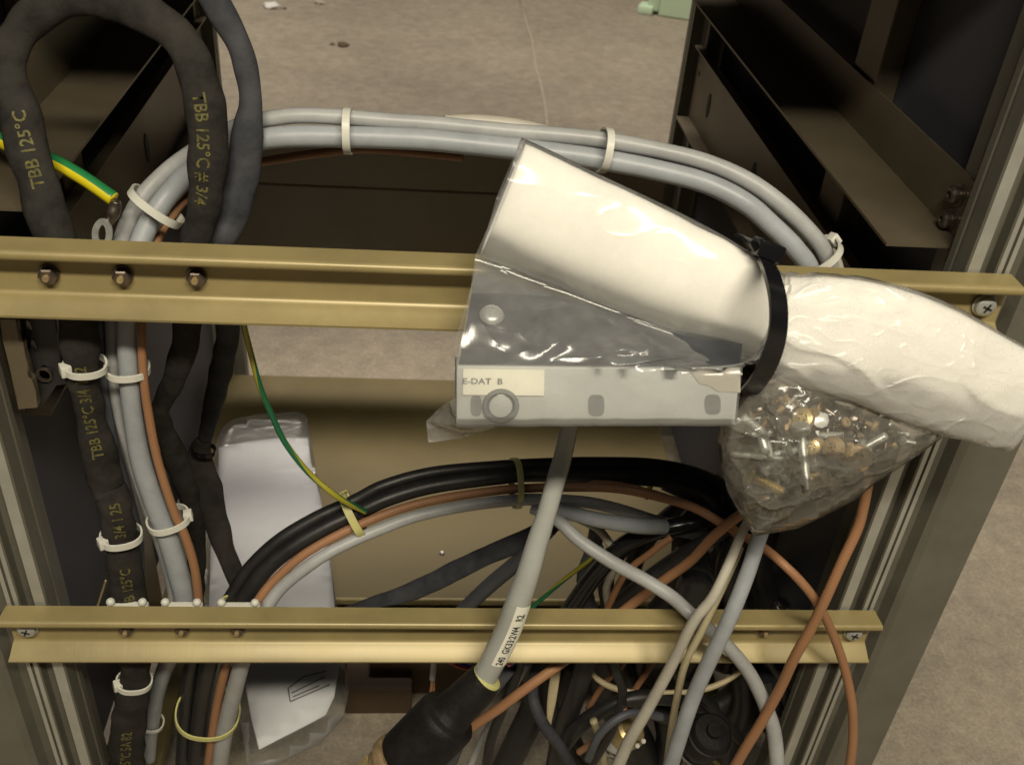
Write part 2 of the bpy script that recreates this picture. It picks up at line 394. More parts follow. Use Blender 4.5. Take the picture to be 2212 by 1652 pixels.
# ================================================================== setting
FZ = -.27
bm = bmesh.new(); bmesh.ops.create_grid(bm, x_segments=40, y_segments=40, size=8)
for v in bm.verts: v.co += Vector((0, 3, FZ))
fl = obj('floor', bm, M['floor'], None, False); tag(fl, kind='structure')
cp = [atz(*p, FZ+.0015) for p in ((1120, -10), (1137, 45), (1150, 90), (1160, 150), (1168, 180), (1178, 225), (1184, 262), (1186, 320))]
obj('chalk_line', band_bm([p+Vector((random.uniform(-.002, .002), 0, 0)) for p in cp], [Vector((1, .1, 0))]*8, .0065, .001, False), M['chalk'], fl)

# ================================================================== rack
XI, YB = .2194, .58
rack = thing('equipment_rack', 'open aluminium equipment rack with two gold mounting rails across its front', 'rack', (0, .29, FZ))
prof = [(.2290,.048),(.2290,.038),(.2305,.0375),(.2305,.0345),(.2290,.034),(.2290,.0215),(.2194,.021),(.2194,.0165),(.2204,.016),(.2204,.0142),(.2194,.0137),(.2194,.0042),(.2202,.0032),(.2258,.0032),(.2265,.0040),(.2265,.0105),(.2333,.0105),(.2333,.0040),(.234,.0032),(.2362,.0032),(.2366,.0046),(.2374,.0046),(.2378,.0032),(.2400,.0032),(.2408,.0042),
        (.2425,.0125),(.2505,.0135),(.2530,.0068),(.2565,.0045),(.2835,.0045),(.2852,.0062),(.2852,.048)]
ZT = .425
for sx, y0, dy in ((1, 0, 1), (-1, 0, 1), (1, YB, -1), (-1, YB, -1)):
    bm = bmesh.new(); prism(bm, prof, FZ, ZT, lambda u, v, w: Vector((sx*u, y0+dy*v, w)))
    o = obj('upright', bm, M['alu'], rack, False); o.data.materials.append(M['alu_lit'])
    for p in o.data.polygons:                 # lips beside the slot, painted lighter where they catch the light
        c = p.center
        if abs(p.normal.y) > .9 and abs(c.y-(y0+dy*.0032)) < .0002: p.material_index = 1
def plate(name, x0, x1, y0, y1, z0, z1, m, bev=.0006, parent=rack):
    bm = bmesh.new(); box(bm, x0, x1, y0, y1, z0, z1); bevel(bm, bev, 1); return obj(name, bm, M[m], parent, True, 30)
for sx in (1, -1):
    a, b = sorted((sx*.244, sx*.246)); plate('side_panel', a, b, .05, .53, -.2, .424, 'panel')
    # L-shaped shelf bracket
    L = [(.2288, .267), (.2275, .267), (.2275, .2385), (.1908, .2385), (.1908, .2370), (.2288, .2370)]
    bm = bmesh.new(); prism(bm, [(sx*x, z) for x, z in L], .026, .565, lambda u, v, w: Vector((u, w, v)))
    br = obj('shelf_bracket', bm, M['bracket'], rack, False)
    for (yy, zz) in ((.043, .2565), (.0425, .2440)):
        bm = bmesh.new()
        lathe(bm, [(.0052, 0), (.0055, .0004), (.0055, .001), (.0042, .0012), (.0044, .0040), (.0034, .0052), (.0018, .0054), (.0016, .0038)], (sx*.2276, yy, zz), (-sx, 0, 0), 16)
        obj('screw', bm, M['steel_dark'], br, True, 35)
    # lower slotted channel
    Cn = [(.2288, .178), (.2215, .178), (.2215, .1765), (.2275, .1765), (.2275, .110), (.2150, .110), (.2150, .1085), (.2288, .1085)]
    bm = bmesh.new(); prism(bm, [(sx*x, z) for x, z in Cn], .05, .545, lambda u, v, w: Vector((u, w, v)))
    ch = obj('side_channel', bm, M['bracket'], rack, False)
    for yy, zz, rr, hh in ((.485, .142, .0045, .011), (.535, .155, .0022, .0022), (.33, .142, .0045, .011)):
        bm = bmesh.new(); prism(bm, [(yy+rr*math.cos(q), zz+hh*math.sin(q)) for q in [2*math.pi*k/16 for k in range(16)]], sx*.2269, sx*.2276, lambda u, v, w: Vector((w, u, v)))
        obj('slot', bm, M['ink'], ch, False)
    plate('base_rail', *sorted((sx*.2188, sx*.200)), .05, .53, -.215, -.204, 'plate')
bp_ = plate('bottom_plate', -.232, .232, .205, .535, -.2035, -.2, 'plate', .001)
bm = bmesh.new(); box(bm, -.19, .2, .2045, .2075, -.2, -.1955); bevel(bm, .0008, 1); obj('front_lip', bm, M['gold'], bp_, True, 30)
bm = bmesh.new(); lathe(bm, [(.0024, 0), (.0024, .0008), (.0014, .0018)], (-.0007, .264, -.1998), (0, 0, 1), 12); obj('screw', bm, M['zinc'], bp_, True, 35)
for z0, z1 in ((.0184, .066), (-.072, .0176)): plate('rear_panel', -.2185, .2185, .552, .555, z0, z1, 'rear', .0012)
plate('joint_strip', -.2185, .2185, .5552, .557, .008, .028, 'rear')
for sx in (1, -1): plate('side_post', *sorted((sx*.2300, sx*.2438)), .17, .205, -.2, .424, 'bracket')
plate('added_shade_roof', -.2852, .2852, 0, YB, .426, .430, 'panel')  # unseen roof, added to keep light off the rack interior
# notched strip + perforated plate on the left upright
pl = [(0, 690), (33, 690), (36, 702), (41, 735), (50, 740), (53, 762), (58, 785), (60, 812), (71, 822), (77, 845), (81, 880), (40, 884), (36, 850), (20, 790), (6, 735)]
bm = bmesh.new(); Fv = [bm.verts.new(at(x, y, .012)) for x, y in pl]; Bv = [bm.verts.new(at(x, y, .012)+Vector((0, .004, 0))) for x, y in pl]
for i in range(len(pl)): j = (i+1) % len(pl); bm.faces.new((Fv[i], Fv[j], Bv[j], Bv[i]))
bm.faces.new(Fv); bm.faces.new(Bv[::-1]); bmesh.ops.triangulate(bm, faces=[f for f in bm.faces if len(f.verts) > 4])
obj('notched_strip', bm, M['bracket'], rack, False)
cu = bpy.data.curves.new('perforated_plate', 'CURVE'); cu.dimensions = '2D'; cu.fill_mode = 'BOTH'; cu.extrude = .001
def spl(pp):
    s = cu.splines.new('POLY'); s.points.add(len(pp)-1); s.use_cyclic_u = True
    for q, (x, z) in zip(s.points, pp): q.co = (x, z, 0, 1)
def pz(x, y): p = at(x, y, .02); return (p.x, p.z)
spl([pz(*p) for p in ((37, 676), (118, 676), (126, 735), (132, 790), (152, 800), (154, 826), (123, 830), (87, 884), (77, 872), (71, 820), (46, 745))])
for c, a, b, rot in (((64, 703), 5, 13, .35), ((75, 745), 5, 13, .35)):
    spl([pz(c[0]+a*math.cos(q)*math.cos(rot)-b*math.sin(q)*math.sin(rot)*-1, c[1]+b*math.sin(q)-a*math.cos(q)*.3) for q in [2*math.pi*k/14 for k in range(14)]])
spl([pz(97+13*math.cos(q), 806+20*math.sin(q)) for q in [2*math.pi*k/16 for k in range(16)]])
ob = bpy.data.objects.new('tmp', cu); COL.objects.link(ob); bpy.context.view_layer.update()
me = bpy.data.meshes.new_from_object(ob.evaluated_get(bpy.context.evaluated_depsgraph_get())); bpy.data.objects.remove(ob)
me.transform(Matrix.Translation((0, .02, 0)) @ Matrix.Rotation(R_(90), 4, 'X')); me.materials.append(M['black'])
o = bpy.data.objects.new('perforated_plate', me); COL.objects.link(o); o.parent = rack; o.matrix_parent_inverse = Matrix.Translation(-rack.location)
c0 = at(97, 806, .0185); bm = bmesh.new(); lathe(bm, [(.0036, 0), (.0036, .002), (.0031, .002), (.0031, 0)], c0, (0, -1, 0), 20, False)
obj('eyelet', bm, M['steel_dark'], o, True, 40)

# mounting rails
def mounting_rail(zc, label):
    pr = [(.0018,.0180),(.0018,-.0078),(.0004,-.0094),(-.0035,-.0118),(-.0085,-.0146),(-.0097,-.0142),(-.0100,-.0130),(-.0074,-.0116),(-.0046,-.0094),(-.0020,-.0076),(-.0004,-.0066),(0,-.0054),(0,.0140),(-.0004,.0149),(-.0058,.0147)]+[(-.0077+.0023*math.cos(R_(q)), .0149+.0023*math.sin(R_(q))) for q in range(315, 75, -18)]
    bm = bmesh.new()
    n = len(pr); rings = []
    for xs in [-.2402+.4806*k/24 for k in range(25)]:
        e = max(0, abs(xs)-.239)
        rings.append([bm.verts.new((xs*(1+(.0045 if abs(xs) > .2395 else 0)*(-y/.0095)), y, zc+z)) for y, z in pr])
    for a, b in zip(rings, rings[1:]):
        for k in range(n): bm.faces.new((a[k], a[(k+1) % n], b[(k+1) % n], b[k]))
    bm.faces.new(rings[0][::-1]); bm.faces.new(rings[-1])
    r = obj('mounting_rail', bm, M['gold'], rack, True, 40); r['label'] = label; return r
def rail_screw(rail, x, z, s=1.):
    bm = bmesh.new()
    lathe(bm, [(.0054*s, 0), (.0056*s, .0003), (.0056*s, .0011), (.0047*s, .0013), (.0049*s, .0020), (.0046*s, .0032), (.0036*s, .0040), (.0015*s, .0043)], (x, -.0003, z), (0, -1, 0), 20)
    o = obj('screw', bm, M['zinc'], rail, True, 35)
    bm = bmesh.new()
    for q in (0.4, 0.4+math.pi/2):
        v = box(bm, -.0023*s, .0023*s, -.0005, .0001, -.0005*s, .0005*s); bmesh.ops.rotate(bm, verts=v, matrix=Matrix.Rotation(q, 3, 'Y'))
    bmesh.ops.translate(bm, verts=bm.verts[:], vec=(x, -.0044, z)); return o, bm
def cross(rail, x, z, s=1.):
    o, bm = rail_screw(rail, x, z, s)
    bm2 = bm; me = bpy.data.meshes.new('x'); bm2.to_mesh(me); bm2.free(); me.materials.append(M['ink'])
    o.data.materials.append(M['ink']); b = bmesh.new(); b.from_mesh(o.data); nf = len(b.faces); b.from_mesh(me)
    b.faces.ensure_lookup_table()
    for f in b.faces[nf:]: f.material_index = 1
    b.to_mesh(o.data); b.free(); bpy.data.meshes.remove(me)
def rail_nut(rail, x, z, bright, s=1.):
    bm = bmesh.new()
    lathe(bm, [(.0054*s, 0), (.0056*s, .0004), (.0054*s, .0011)], (x, -.0002, z), (0, -1, 0), 20)
    lathe(bm, [(.0047*s, .0011), (.0050*s, .0016), (.0050*s, .0030), (.0042*s, .0036), (.0021*s, .0036)], (x, -.0002, z), (.06, -1, -.05), 6)
    o = obj('nut', bm, M['steel_dark'], rail, True, 25)
    bm = bmesh.new(); lathe(bm, [(.0019*s, .0), (.0019*s, .0050), (.0016*s, .0055)], (x, -.0002, z), (0, -1, 0), 14)
    m = M['brass'] if bright else M['rustbrass']
    o.data.materials.append(m); b = bmesh.new(); b.from_mesh(o.data); nf = len(b.faces); me = bpy.data.meshes.new('x'); bm.to_mesh(me); bm.free(); b.from_mesh(me); b.faces.ensure_lookup_table()
    for f in b.faces[nf:]: f.material_index = 1
    b.to_mesh(o.data); b.free(); bpy.data.meshes.remove(me)
up = mounting_rail(.2195, 'upper gold mounting rail'); lo = mounting_rail(-.0002, 'lower gold mounting rail')
for k, x in enumerate((103, 263, 423)):
    p = at(x, 595+k*3, -.002); rail_nut(up, p.x, p.z, k > 0, .8)
for rl, pp, s in ((up, (2130, 663), 1.), (lo, (57, 1362), 1.), (lo, (1845, 1370), 1.)):
    p = at(*pp, -.003); cross(rl, p.x, p.z, s)
for x, y in ((272, 1360), (393, 1360), (513, 1360), (1652, 1362)):
    p = at(x, y, -.002); rail_nut(lo, p.x, p.z, False, .75)
for xa, xb in ((680, 930), (1010, 1260), (1350, 1610)):   # white saddle mounts behind the lower rail
    pa, pb = at(*T(7, xa, 690), .010), at(*T(7, xb, 690), .010)
    bm = bmesh.new(); box(bm, pa.x, pb.x, .0022, .009, .004, .0140); bevel(bm, .001)
    for p in (pa, pb):
        bmesh.ops.create_icosphere(bm, subdivisions=2, radius=.0024, matrix=Matrix.Translation((p.x+(.0025 if p is pa else -.0025), .006, .0165)))
    obj('cable_mount', bm, M['tie'], lo, True, 40)

# ================================================================== left sleeves and cables
t0 = [(15, 300, .06), ]
slp = [T(7, 770, 1680, .020, 72), T(7, 785, 1470, .018, 72), T(7, 805, 1300, .016, 68), T(7, 830, 1130, .014, 60), T(7, 832, 1010, .013, 62), T(7, 820, 850, .013, 66),
       T(7, 800, 640, .013, 72), T(7, 775, 480, .014, 72), T(7, 760, 330, .014, 70), T(7, 735, 200, .014, 68), T(7, 695, 0, .015, 74),
       T(4, 660, 1450, .016, 74), T(4, 610, 1250, .016, 74), T(4, 570, 1080, .016, 64), T(4, 535, 900, .015, 66), T(4, 510, 770, .014, 66), T(4, 485, 600, .014, 80), T(4, 470, 440, .014, 78),
       (150, 620, .014, 78), (121, 523, .016, 92), (80, 386, .024, 84), (42, 246, .034, 82), (22, 158, .042, 64), (22, 112, .046, 74), (52, 55, .05, 76), (110, 14, .05, 80), (176, -2, .048, 84), (262, 8, .044, 86), (345, 45, .040, 84),
       (405, 105, .036, 78), (432, 175, .034, 78), (446, 250, .032, 84), (449, 320, .030, 82), (448, 386, .028, 80), (438, 457, .026, 70), (420, 527, .024, 58), (408, 610, .022, 60), (405, 700, .026, 60), (400, 745, .028, 58), (378, 815, .034, 50), (352, 868, .04, 44), (344, 905, .044, 48), (362, 945, .05, 46), (385, 1000, .055, 52), (410, 1080, .062, 44), (425, 1180, .07, 40), (420, 1320, .08, 40)]
sl = cable('braided_sleeve', slp, 70, 'slv', 'long black sleeve with yellow print looping over the upper rail', 'cable sleeve', flat=.55, n=7, seg=24, rough=.22, rs=85)
ts = o_t[sl.name]
def pos_at(t, px, py, lim=None):
    best, bi = 1e9, 0
    for i, p in enumerate(t.P):
        if lim and not (lim[0] <= i <= lim[1]): continue
        c = RW.transposed() @ (p-CAM); x, y = CX+FPX*c.x/-c.z, CY-FPX*c.y/-c.z
        if (x-px)**2+(y-py)**2 < best: best, bi = (x-px)**2+(y-py)**2, i
    return t.s[bi]
TX = 'TBB 125°C 3/4 132'
for (px, py, sz, txt, sh) in ((T(7, 770, 1620)+(.0082, '125°C 5A 82', .0)), (T(7, 800, 660)+(.0070, 'TBB 125°C', 0)), (T(4, 595, 1250)+(.0070, TX, -.0006)), (T(7, 740, 230)+(.0070, '3/4 1 25', 0)), (80, 400, .0068, 'TBB 125°C', .0), (150, 4, .0075, '3/4 132', -.004)):
    text_on_track(ts, txt, pos_at(ts, px, py), sz, 1, 'print', sl, sh, bold=.00012)
text_on_track(ts, 'TBB 125°C # 3/4', pos_at(ts, 434, 200, (200, 300)), .0068, 1, 'print', sl, .002, bold=.00012)
cable('outer_sleeve', [(330, -120, .05, 55), (400, -70, .05, 58), (453, -15, .05, 62), (482, 35, .05, 60), (517, 98, .05, 52), (533, 158, .048, 50), (541, 225, .045, 48), (533, 290, .042, 70), (523, 386, .040, 70), (495, 474, .036, 68), (473, 527, .034, 64), (480, 620, .05, 52), (492, 715, .075, 50), (482, 780, .09, 48), (468, 840, .105, 46), (452, 910, .12, 36), (443, 948, .125, 30)], 60, 'slv_blue', 'slate grey outer sleeve looping behind the printed black one', 'cable sleeve', flat=.6, n=8, seg=18, rough=.14, rs=70)
cable('frayed_sleeve', [(440, 950, .125, 34), (432, 990, .128, 50), (447, 1050, .13, 60), (462, 1110, .13, 54), (480, 1165, .125, 46), (505, 1232, .115, 38), (525, 1290, .10, 36)], 50, 'slv_brown', 'limp black sleeve hanging across the white paper', 'cable sleeve', flat=.35, n=8, seg=18, rough=.22, rs=60)
zip_tie('black cable tie pinching the limp sleeve beside the paper', (440, 972, .126), ((443, 940, .126), (437, 1000, .126)), 24, .006, None, .003, 'tie_k', None)
cable('slate_cable', [(215, 690, .03), (222, 760, .03), (228, 836, .03), (242, 942, .03), (267, 1030, .031), (285, 1100, .032), (297, 1150, .034), (302, 1220, .04), (300, 1330, .05)], 22, 'grey_dark', 'slate grey cable running down behind the printed sleeve')
cable('slate_cable', [(215, 600, .035), (216, 690, .035), (222, 740, .036), (232, 800, .04), (250, 900, .05)], 18, 'grey_b', 'short bluish cable glimpsed between printed sleeve and grey pair')

# upper grey pair (arch behind the rails)
c1 = [(375, 1304, .030, 22), (362, 1230, .030, 22), (334, 1142, .029, 22), (313, 1085, .029, 22), (283, 994, .029, 22), (256, 890, .029, 24), (246, 801, .028, 28), (243, 713, .028, 30), (246, 620, .032, 34), (262, 523, .040, 36), (299, 439, .048, 38), (351, 379, .055, 36), (408, 334, .058, 35), (490, 284, .058, 35), (545, 264, .056, 34), (590, 256, .055, 34), (650, 250, .055, 34), (745, 254, .055, 34), (845, 262, .055, 34), (936, 268, .055, 34), (1094, 284, .053, 34), (1200, 292, .052, 35), (1302, 303, .050, 36), (1428, 326, .046, 36), (1532, 353, .042, 36), (1620, 393, .036, 37), (1690, 443, .030, 36), (1750, 501, .026, 35), (1782, 545, .024, 34), (1800, 600, .026, 34), (1808, 700, .03, 34)]
cable('grey_cable', [(330, 1590, .05, 20), (345, 1490, .04, 22), (368, 1400, .03, 22)]+c1, 34, 'grey', 'upper and thinner grey cable of the pair arching behind the rail')
c2 = [(398, 1304, .022, 44), (383, 1230, .021, 46), (357, 1142, .021, 46), (334, 1085, .021, 46), (304, 994, .021, 44), (286, 889, .021, 42), (278, 801, .020, 42), (274, 713, .020, 42), (280, 620, .026, 44), (304, 523, .036, 46), (338, 456, .044, 46), (376, 408, .050, 46), (425, 362, .052, 46), (500, 316, .052, 46), (576, 300, .050, 46), (650, 295, .050, 46), (745, 296, .050, 46), (845, 299, .050, 46), (936, 304, .049, 46), (1094, 320, .048, 46), (1200, 332, .047, 46), (1302, 346, .045, 46), (1428, 370, .040, 45), (1532, 399, .036, 45), (1613, 441, .030, 45), (1672, 492, .026, 44), (1720, 540, .022, 43), (1752, 590, .022, 42), (1764, 690, .026, 42)]
cable('grey_cable', [(322, 1640, .05, 26), (330, 1540, .045, 32), (350, 1460, .036, 34), (378, 1390, .026, 40)]+c2, 46, 'grey_b', 'lower and thicker grey cable of the pair arching behind the rail')
cable('grey_cable', [(960, 262, .062, 26), (1040, 262, .064, 28), (1130, 274, .064, 30), (1230, 300, .06, 30), (1330, 330, .056, 30), (1500, 362, .05, 30), (1640, 430, .044, 28), (1730, 500, .036, 26), (1800, 552, .03, 24), (1816, 620, .03, 24)], 26, 'beige', 'pale beige cable peeping over the middle of the grey pair')
cable('copper_cable', [(426, 1345, .018), (429, 1304, .018), (421, 1230, .018), (401, 1160, .018), (376, 1105, .018), (341, 995, .019), (320, 889, .019), (309, 801, .018), (306, 713, .019), (310, 620, .03), (335, 530, .042), (368, 470, .05), (408, 425, .056), (470, 384, .06), (540, 356, .06), (620, 341, .062), (700, 330, .062), (800, 322, .066), (1000, 340, .07)], 19, 'copper', 'copper braided cable running along the grey pair on the left')

# ground lead with ring lug
gw = thing('earth_lead', 'thick green and yellow earth lead ending in a ring lug', 'earth wire', at(180, 390, .03))
cable('insulation', [(-40, 270, .07), (-5, 300, .06), (40, 322, .055), (110, 346, .045), (180, 385, .038), (245, 430, .032)], 32, 'earth', parent=gw)
for k in range(5):
    cable('copper_strand', [(242+k*1.5, 426+k*2, .032), (247+k*1.5, 434+k*2, .031), (248+k*1.2, 446, .03)], 4, 'wire_copper', parent=gw, seg=6)
lg = cable('lug_barrel', [(251, 434, .030, 20), (249, 446, .030, 26), (244, 462, .029, 28), (238, 474, .028, 22, .8), (232, 482, .027, 20, .4)], 24, 'steel_dark', parent=gw)
bm = band_bm([at(221+15*math.cos(q)-3*math.sin(q), 505+26*math.sin(q)+4*math.cos(q), .026) for q in [2*math.pi*k/24 for k in range(24)]], Vector((0, 1, 0)), .0014, .0026)
obj('ring', bm, M['zinc'], gw, auto=40)
# thin earth wire
cable('thin_earth_wire', [(515, 640, .02), (524, 689, .022), (538, 748, .026), (562, 836, .032), (590, 903, .036), (618, 959, .038), (668, 1022, .038), (731, 1074, .034), (790, 1105, .04)], 13, 'earth_thin', 'thin green and yellow wire drooping in front of the paper sheet', 'earth wire')

# ================================================================== lower arch bundle
b1 = [(397, 1655, .044, 36), (404, 1529, .04, 36), (418, 1427, .032, 34), (450, 1365, .026, 34), (495, 1297, .030, 32), (538, 1230, .036, 32), (604, 1167, .043, 31), (685, 1118, .05, 30), (768, 1080, .056, 28), (831, 1048, .06, 27), (936, 1020, .066, 26), (1077, 1007, .072, 26), (1165, 1003, .078, 28), (1300, 1003, .09, 34), (1430, 1012, .10, 40), (1530, 1040, .11, 40), (1600, 1090, .12, 38), (1640, 1180, .13, 36), (1660, 1320, .14, 36)]
cable('black_cable', b1, 30, 'black', 'outermost black cable of the lower arched bundle')
b2 = [(425, 1655, .036, 42), (438, 1529, .032, 42), (457, 1427, .025, 42), (480, 1370, .02, 40), (520, 1304, .023, 40), (569, 1234, .030, 38), (632, 1181, .036, 36), (703, 1139, .042, 36), (768, 1109, .047, 35), (840, 1076, .052, 34), (936, 1049, .058, 34), (1077, 1030, .064, 34), (1160, 1024, .07, 34), (1280, 1028, .08, 34), (1430, 1035, .09, 36), (1520, 1060, .10, 36), (1580, 1130, .11, 36), (1600, 1250, .12, 34)]
cable('black_cable', b2, 36, 'black', 'thicker black cable second from the outside of the lower arch')
b3 = [(450, 1655, .026), (460, 1581, .024), (471, 1511, .022), (492, 1427, .017), (520, 1360, .014), (555, 1300, .018), (590, 1255, .024), (650, 1202, .03), (720, 1160, .036), (790, 1127, .042), (850, 1104, .046), (916, 1085, .05), (1006, 1068, .055), (1094, 1057, .058), (1147, 1054, .058), (1217, 1052, .058), (1323, 1054, .055), (1411, 1070, .05), (1494, 1094, .04), (1560, 1130, .028), (1605, 1156, .016), (1651, 1184, .0), (1690, 1216, -.012), (1732, 1258, -.018), (1767, 1304, -.020), (1792, 1353, -.019), (1813, 1406, -.02), (1830, 1465, -.022), (1841, 1529, -.026), (1842, 1599, -.03), (1834, 1665, -.034)]
cable('copper_cable', b3, 20, 'copper', 'copper braided cable under the black ones that loops to the right upright')
b4 = [(474, 1655, .024, 36), (485, 1581, .022, 36), (501, 1511, .019, 36), (524, 1427, .013, 35), (545, 1370, .012, 32), (576, 1311, .016, 30), (615, 1262, .022, 28), (685, 1209, .028, 27), (748, 1174, .034, 26), (820, 1143, .04, 26), (901, 1114, .045, 26), (1006, 1092, .05, 26), (1112, 1080, .052, 26), (1180, 1079, .052, 26), (1262, 1084, .055, 26), (1330, 1098, .06, 26), (1400, 1120, .075, 26), (1480, 1150, .11, 26), (1540, 1230, .14, 26)]
cable('grey_cable', b4, 27, 'grey', 'pale grey cable on the inside of the lower arch')
cable('copper_cable', [(1180, 1060, .075), (1260, 1046, .075), (1340, 1050, .072), (1430, 1072, .07), (1520, 1108, .07), (1600, 1160, .08)], 18, 'copper', 'second copper braided cable in the dark right end of the arch')
cable('grey_cable', [(1190, 1096, .045, 30), (1240, 1110, .045, 32), (1300, 1124, .046, 34), (1380, 1136, .05, 34), (1450, 1140, .065, 34), (1520, 1160, .09, 34), (1570, 1220, .13, 34)], 34, 'grey_b', 'thick grey cable stub curving into the dark below the arch')
cable('grey_cable', [(1150, 1098, .05, 24), (1178, 1110, .045, 26), (1210, 1128, .038, 28), (1252, 1167, .028, 29), (1323, 1214, .016, 30), (1393, 1252, .004, 30), (1450, 1288, -.006, 30), (1490, 1323, -.0165, 30), (1525, 1353, -.019, 30), (1577, 1401, -.019, 30), (1620, 1455, -.018, 30), (1651, 1518, -.02, 31), (1672, 1581, -.024, 32), (1680, 1665, -.03, 32)], 30, 'grey', 'grey cable crossing diagonally over the lower rail and curving down')
cable('copper_cable', [(1640, 1085, .01), (1590, 1118, .014), (1540, 1160, .018), (1494, 1209, .020), (1444, 1246, .021), (1411, 1270, .022), (1351, 1316, .022), (1290, 1368, .018), (1224, 1423, .012), (1147, 1478, .004), (1077, 1530, .0), (1006, 1580, -.004), (955, 1640, -.008)], 22, 'copper', 'copper braided cable slanting down left behind the lower rail')
cable('copper_cable', [(1880, 1020, -.012), (1872, 1060, -.013), (1866, 1090, -.014), (1852, 1142, -.016), (1816, 1219, -.022), (1781, 1297, -.027), (1750, 1360, -.028), (1718, 1416, -.028), (1683, 1490, -.026), (1644, 1560, -.026), (1613, 1610, -.026), (1583, 1662, -.026)], 23, 'copper', 'copper braided cable crossing in front of the right end of the lower rail')
cable('grey_cable', [(1665, 1090, -.012), (1641, 1156, -.018), (1616, 1234, -.026), (1585, 1314, -.034), (1556, 1378, -.036), (1521, 1451, -.036), (1486, 1536, -.036), (1445, 1665, -.036)], 34, 'grey_b', 'thick blue grey cable slanting down from under the screw bag')
cable('beige_cable', [(1622, 1110, -.008, 18), (1602, 1153, -.012, 20), (1574, 1219, -.02, 22), (1539, 1290, -.028, 23), (1497, 1344, -.03, 24), (1446, 1445, -.03, 25), (1393, 1541, -.03, 26), (1358, 1601, -.03, 27), (1328, 1668, -.03, 28)], 24, 'beige', 'pale beige cable left of the thick blue grey one')
cable('beige_cable', [(1600, 1180, -.006, 14), (1580, 1230, -.012, 14), (1548, 1296, -.0225, 16), (1515, 1363, -.026, 17), (1481, 1430, -.026, 17), (1465, 1493, -.024, 16), (1452, 1564, -.022, 16), (1440, 1662, -.02, 17)], 16, 'beige2', 'thin yellowed cable between the beige and blue grey cables')

# ---- labelled grey cable with its black plug
pg = thing('plug_lead', 'grey cable with a white marker label and big black plug', 'plug lead', at(1100, 1350, -.03))
tp = [(1236, 880, .0, 38), (1228, 930, -.002, 39), (1216, 985, -.005, 40), (1198, 1047, -.010, 42), (1180, 1110, -.015, 43), (1161, 1170, -.020, 47), (1143, 1232, -.025, 50), (1122, 1292, -.028, 54), (1098, 1357, -.029, 56), (1073, 1410, -.030, 56), (1046, 1462, -.031, 54), (1015, 1520, -.034, 54)]
t = track(tp, 45); jk = obj('jacket', tube_bm(t, 20), M['grey_gloss'], pg)
def patch(t, s0, s1, a0, a1, lift, mtl, name, parent, na=8):   # a label wrapped on a cable
    bm = bmesh.new(); rows = []
    i0 = min(range(len(t.s)), key=lambda i: abs(t.s[i]-s0)); i1 = min(range(len(t.s)), key=lambda i: abs(t.s[i]-s1))
    for i in range(i0, i1+1):
        rows.append([bm.verts.new(t.P[i]+t.n1[i]*(t.r1[i]+lift)*math.cos(a)+t.n2[i]*(t.r2[i]+lift)*math.sin(a)) for a in [R_(a0+(a1-a0)*k/na) for k in range(na+1)]])
    for a, b in zip(rows, rows[1:]):
        for k in range(na): bm.faces.new((a[k], a[k+1], b[k+1], b[k]))
    return obj(name, bm, M[mtl], parent)
s0, s1 = pos_at(t, 1134, 1292), pos_at(t, 1080, 1420)
ex = (t.n1[0].dot(Vector((1, 0, 0))) > 0)
lb = patch(t, s0, s1, 10 if ex else 92, 88 if ex else 170, .0003, 'label', 'marker_label', pg)
text_on_track(t, '240  GK33:2W4   R2', s1-.0012, .0043, -1, 'ink', pg, (.0036 if ex else -.0036), .0006, bold=.0001).name = 'marker_text'
A, B = at(1052, 1462, -.031), at(846, 1672, -.046); ax = (B-A).normalized(); Ln = (B-A).length
u = mpp(A)
bm = bmesh.new()
lathe(bm, [(.0074, 0), (.0092, .0005), (.0100, .004), (.0106, .014), (.0112, .024), (.0120, .0305), (.0128, .0312), (.0160, .0318), (.0172, .0332), (.0176, .037), (.0176, Ln-.016), (.0170, Ln-.0135), (.0160, Ln-.0125)], A, ax, 28)
for v in bm.verts: v.co += Vector((0, 0, 1))*.0006*noise.noise(v.co*80)
obj('boot', bm, M['boot'], pg, True, 50)
bm = bmesh.new(); lathe(bm, [(.0180, Ln-.0125), (.0190, Ln-.011), (.0190, Ln-.007), (.0172, Ln-.006), (.0172, Ln-.001)], A, ax, 28); obj('gland_ring', bm, M['rustbrass'], pg, True, 35)
bm = bmesh.new(); lathe(bm, [(.0168, Ln-.001), (.0186, Ln), (.0186, Ln+.016), (.0160, Ln+.018)], A, ax, 6); obj('gland_nut', bm, M['brass'], pg, True, 30)
bm = bmesh.new(); lathe(bm, [(.0078, -.0012), (.0086, -.0008), (.0088, .0006), (.0078, .0012)], A, ax, 22); obj('collar', bm, M['tie_y'], pg, True, 40)

# ---- sleeves and dark clutter at the lower right
cable('flat_sleeve', [(1210, 1120, .09, 40), (1143, 1160, .10, 42), (1042, 1204, .11, 42), (960, 1244, .12, 44), (880, 1280, .13, 38), (800, 1302, .135, 24), (745, 1316, .14, 12)], 40, 'slv_blue', 'flat slate sleeve lying across the gold bottom plate', 'cable sleeve', flat=.4, seg=18, rough=.12, rs=60)
cable('slate_cable', [(1190, 1140, .08, 32), (1122, 1209, .10, 34), (1060, 1262, .115, 34), (1000, 1318, .13, 32), (940, 1380, .13, 32)], 34, 'grey_dark', 'slate cable beneath the flat sleeve on the bottom plate')
cable('thin_earth_wire', [(1300, 1180, .08), (1273, 1209, .085), (1217, 1253, .09), (1150, 1311, .09), (1110, 1350, .09)], 10, 'earth_thin', 'thin green and yellow wire slanting behind the lower rail middle', 'earth wire')
cable('thin_earth_wire', [(1412, 1030, .13), (1404, 1052, .13), (1396, 1075, .13)], 12, 'earth', 'short bit of green and yellow wire above the copper cables', 'earth wire')
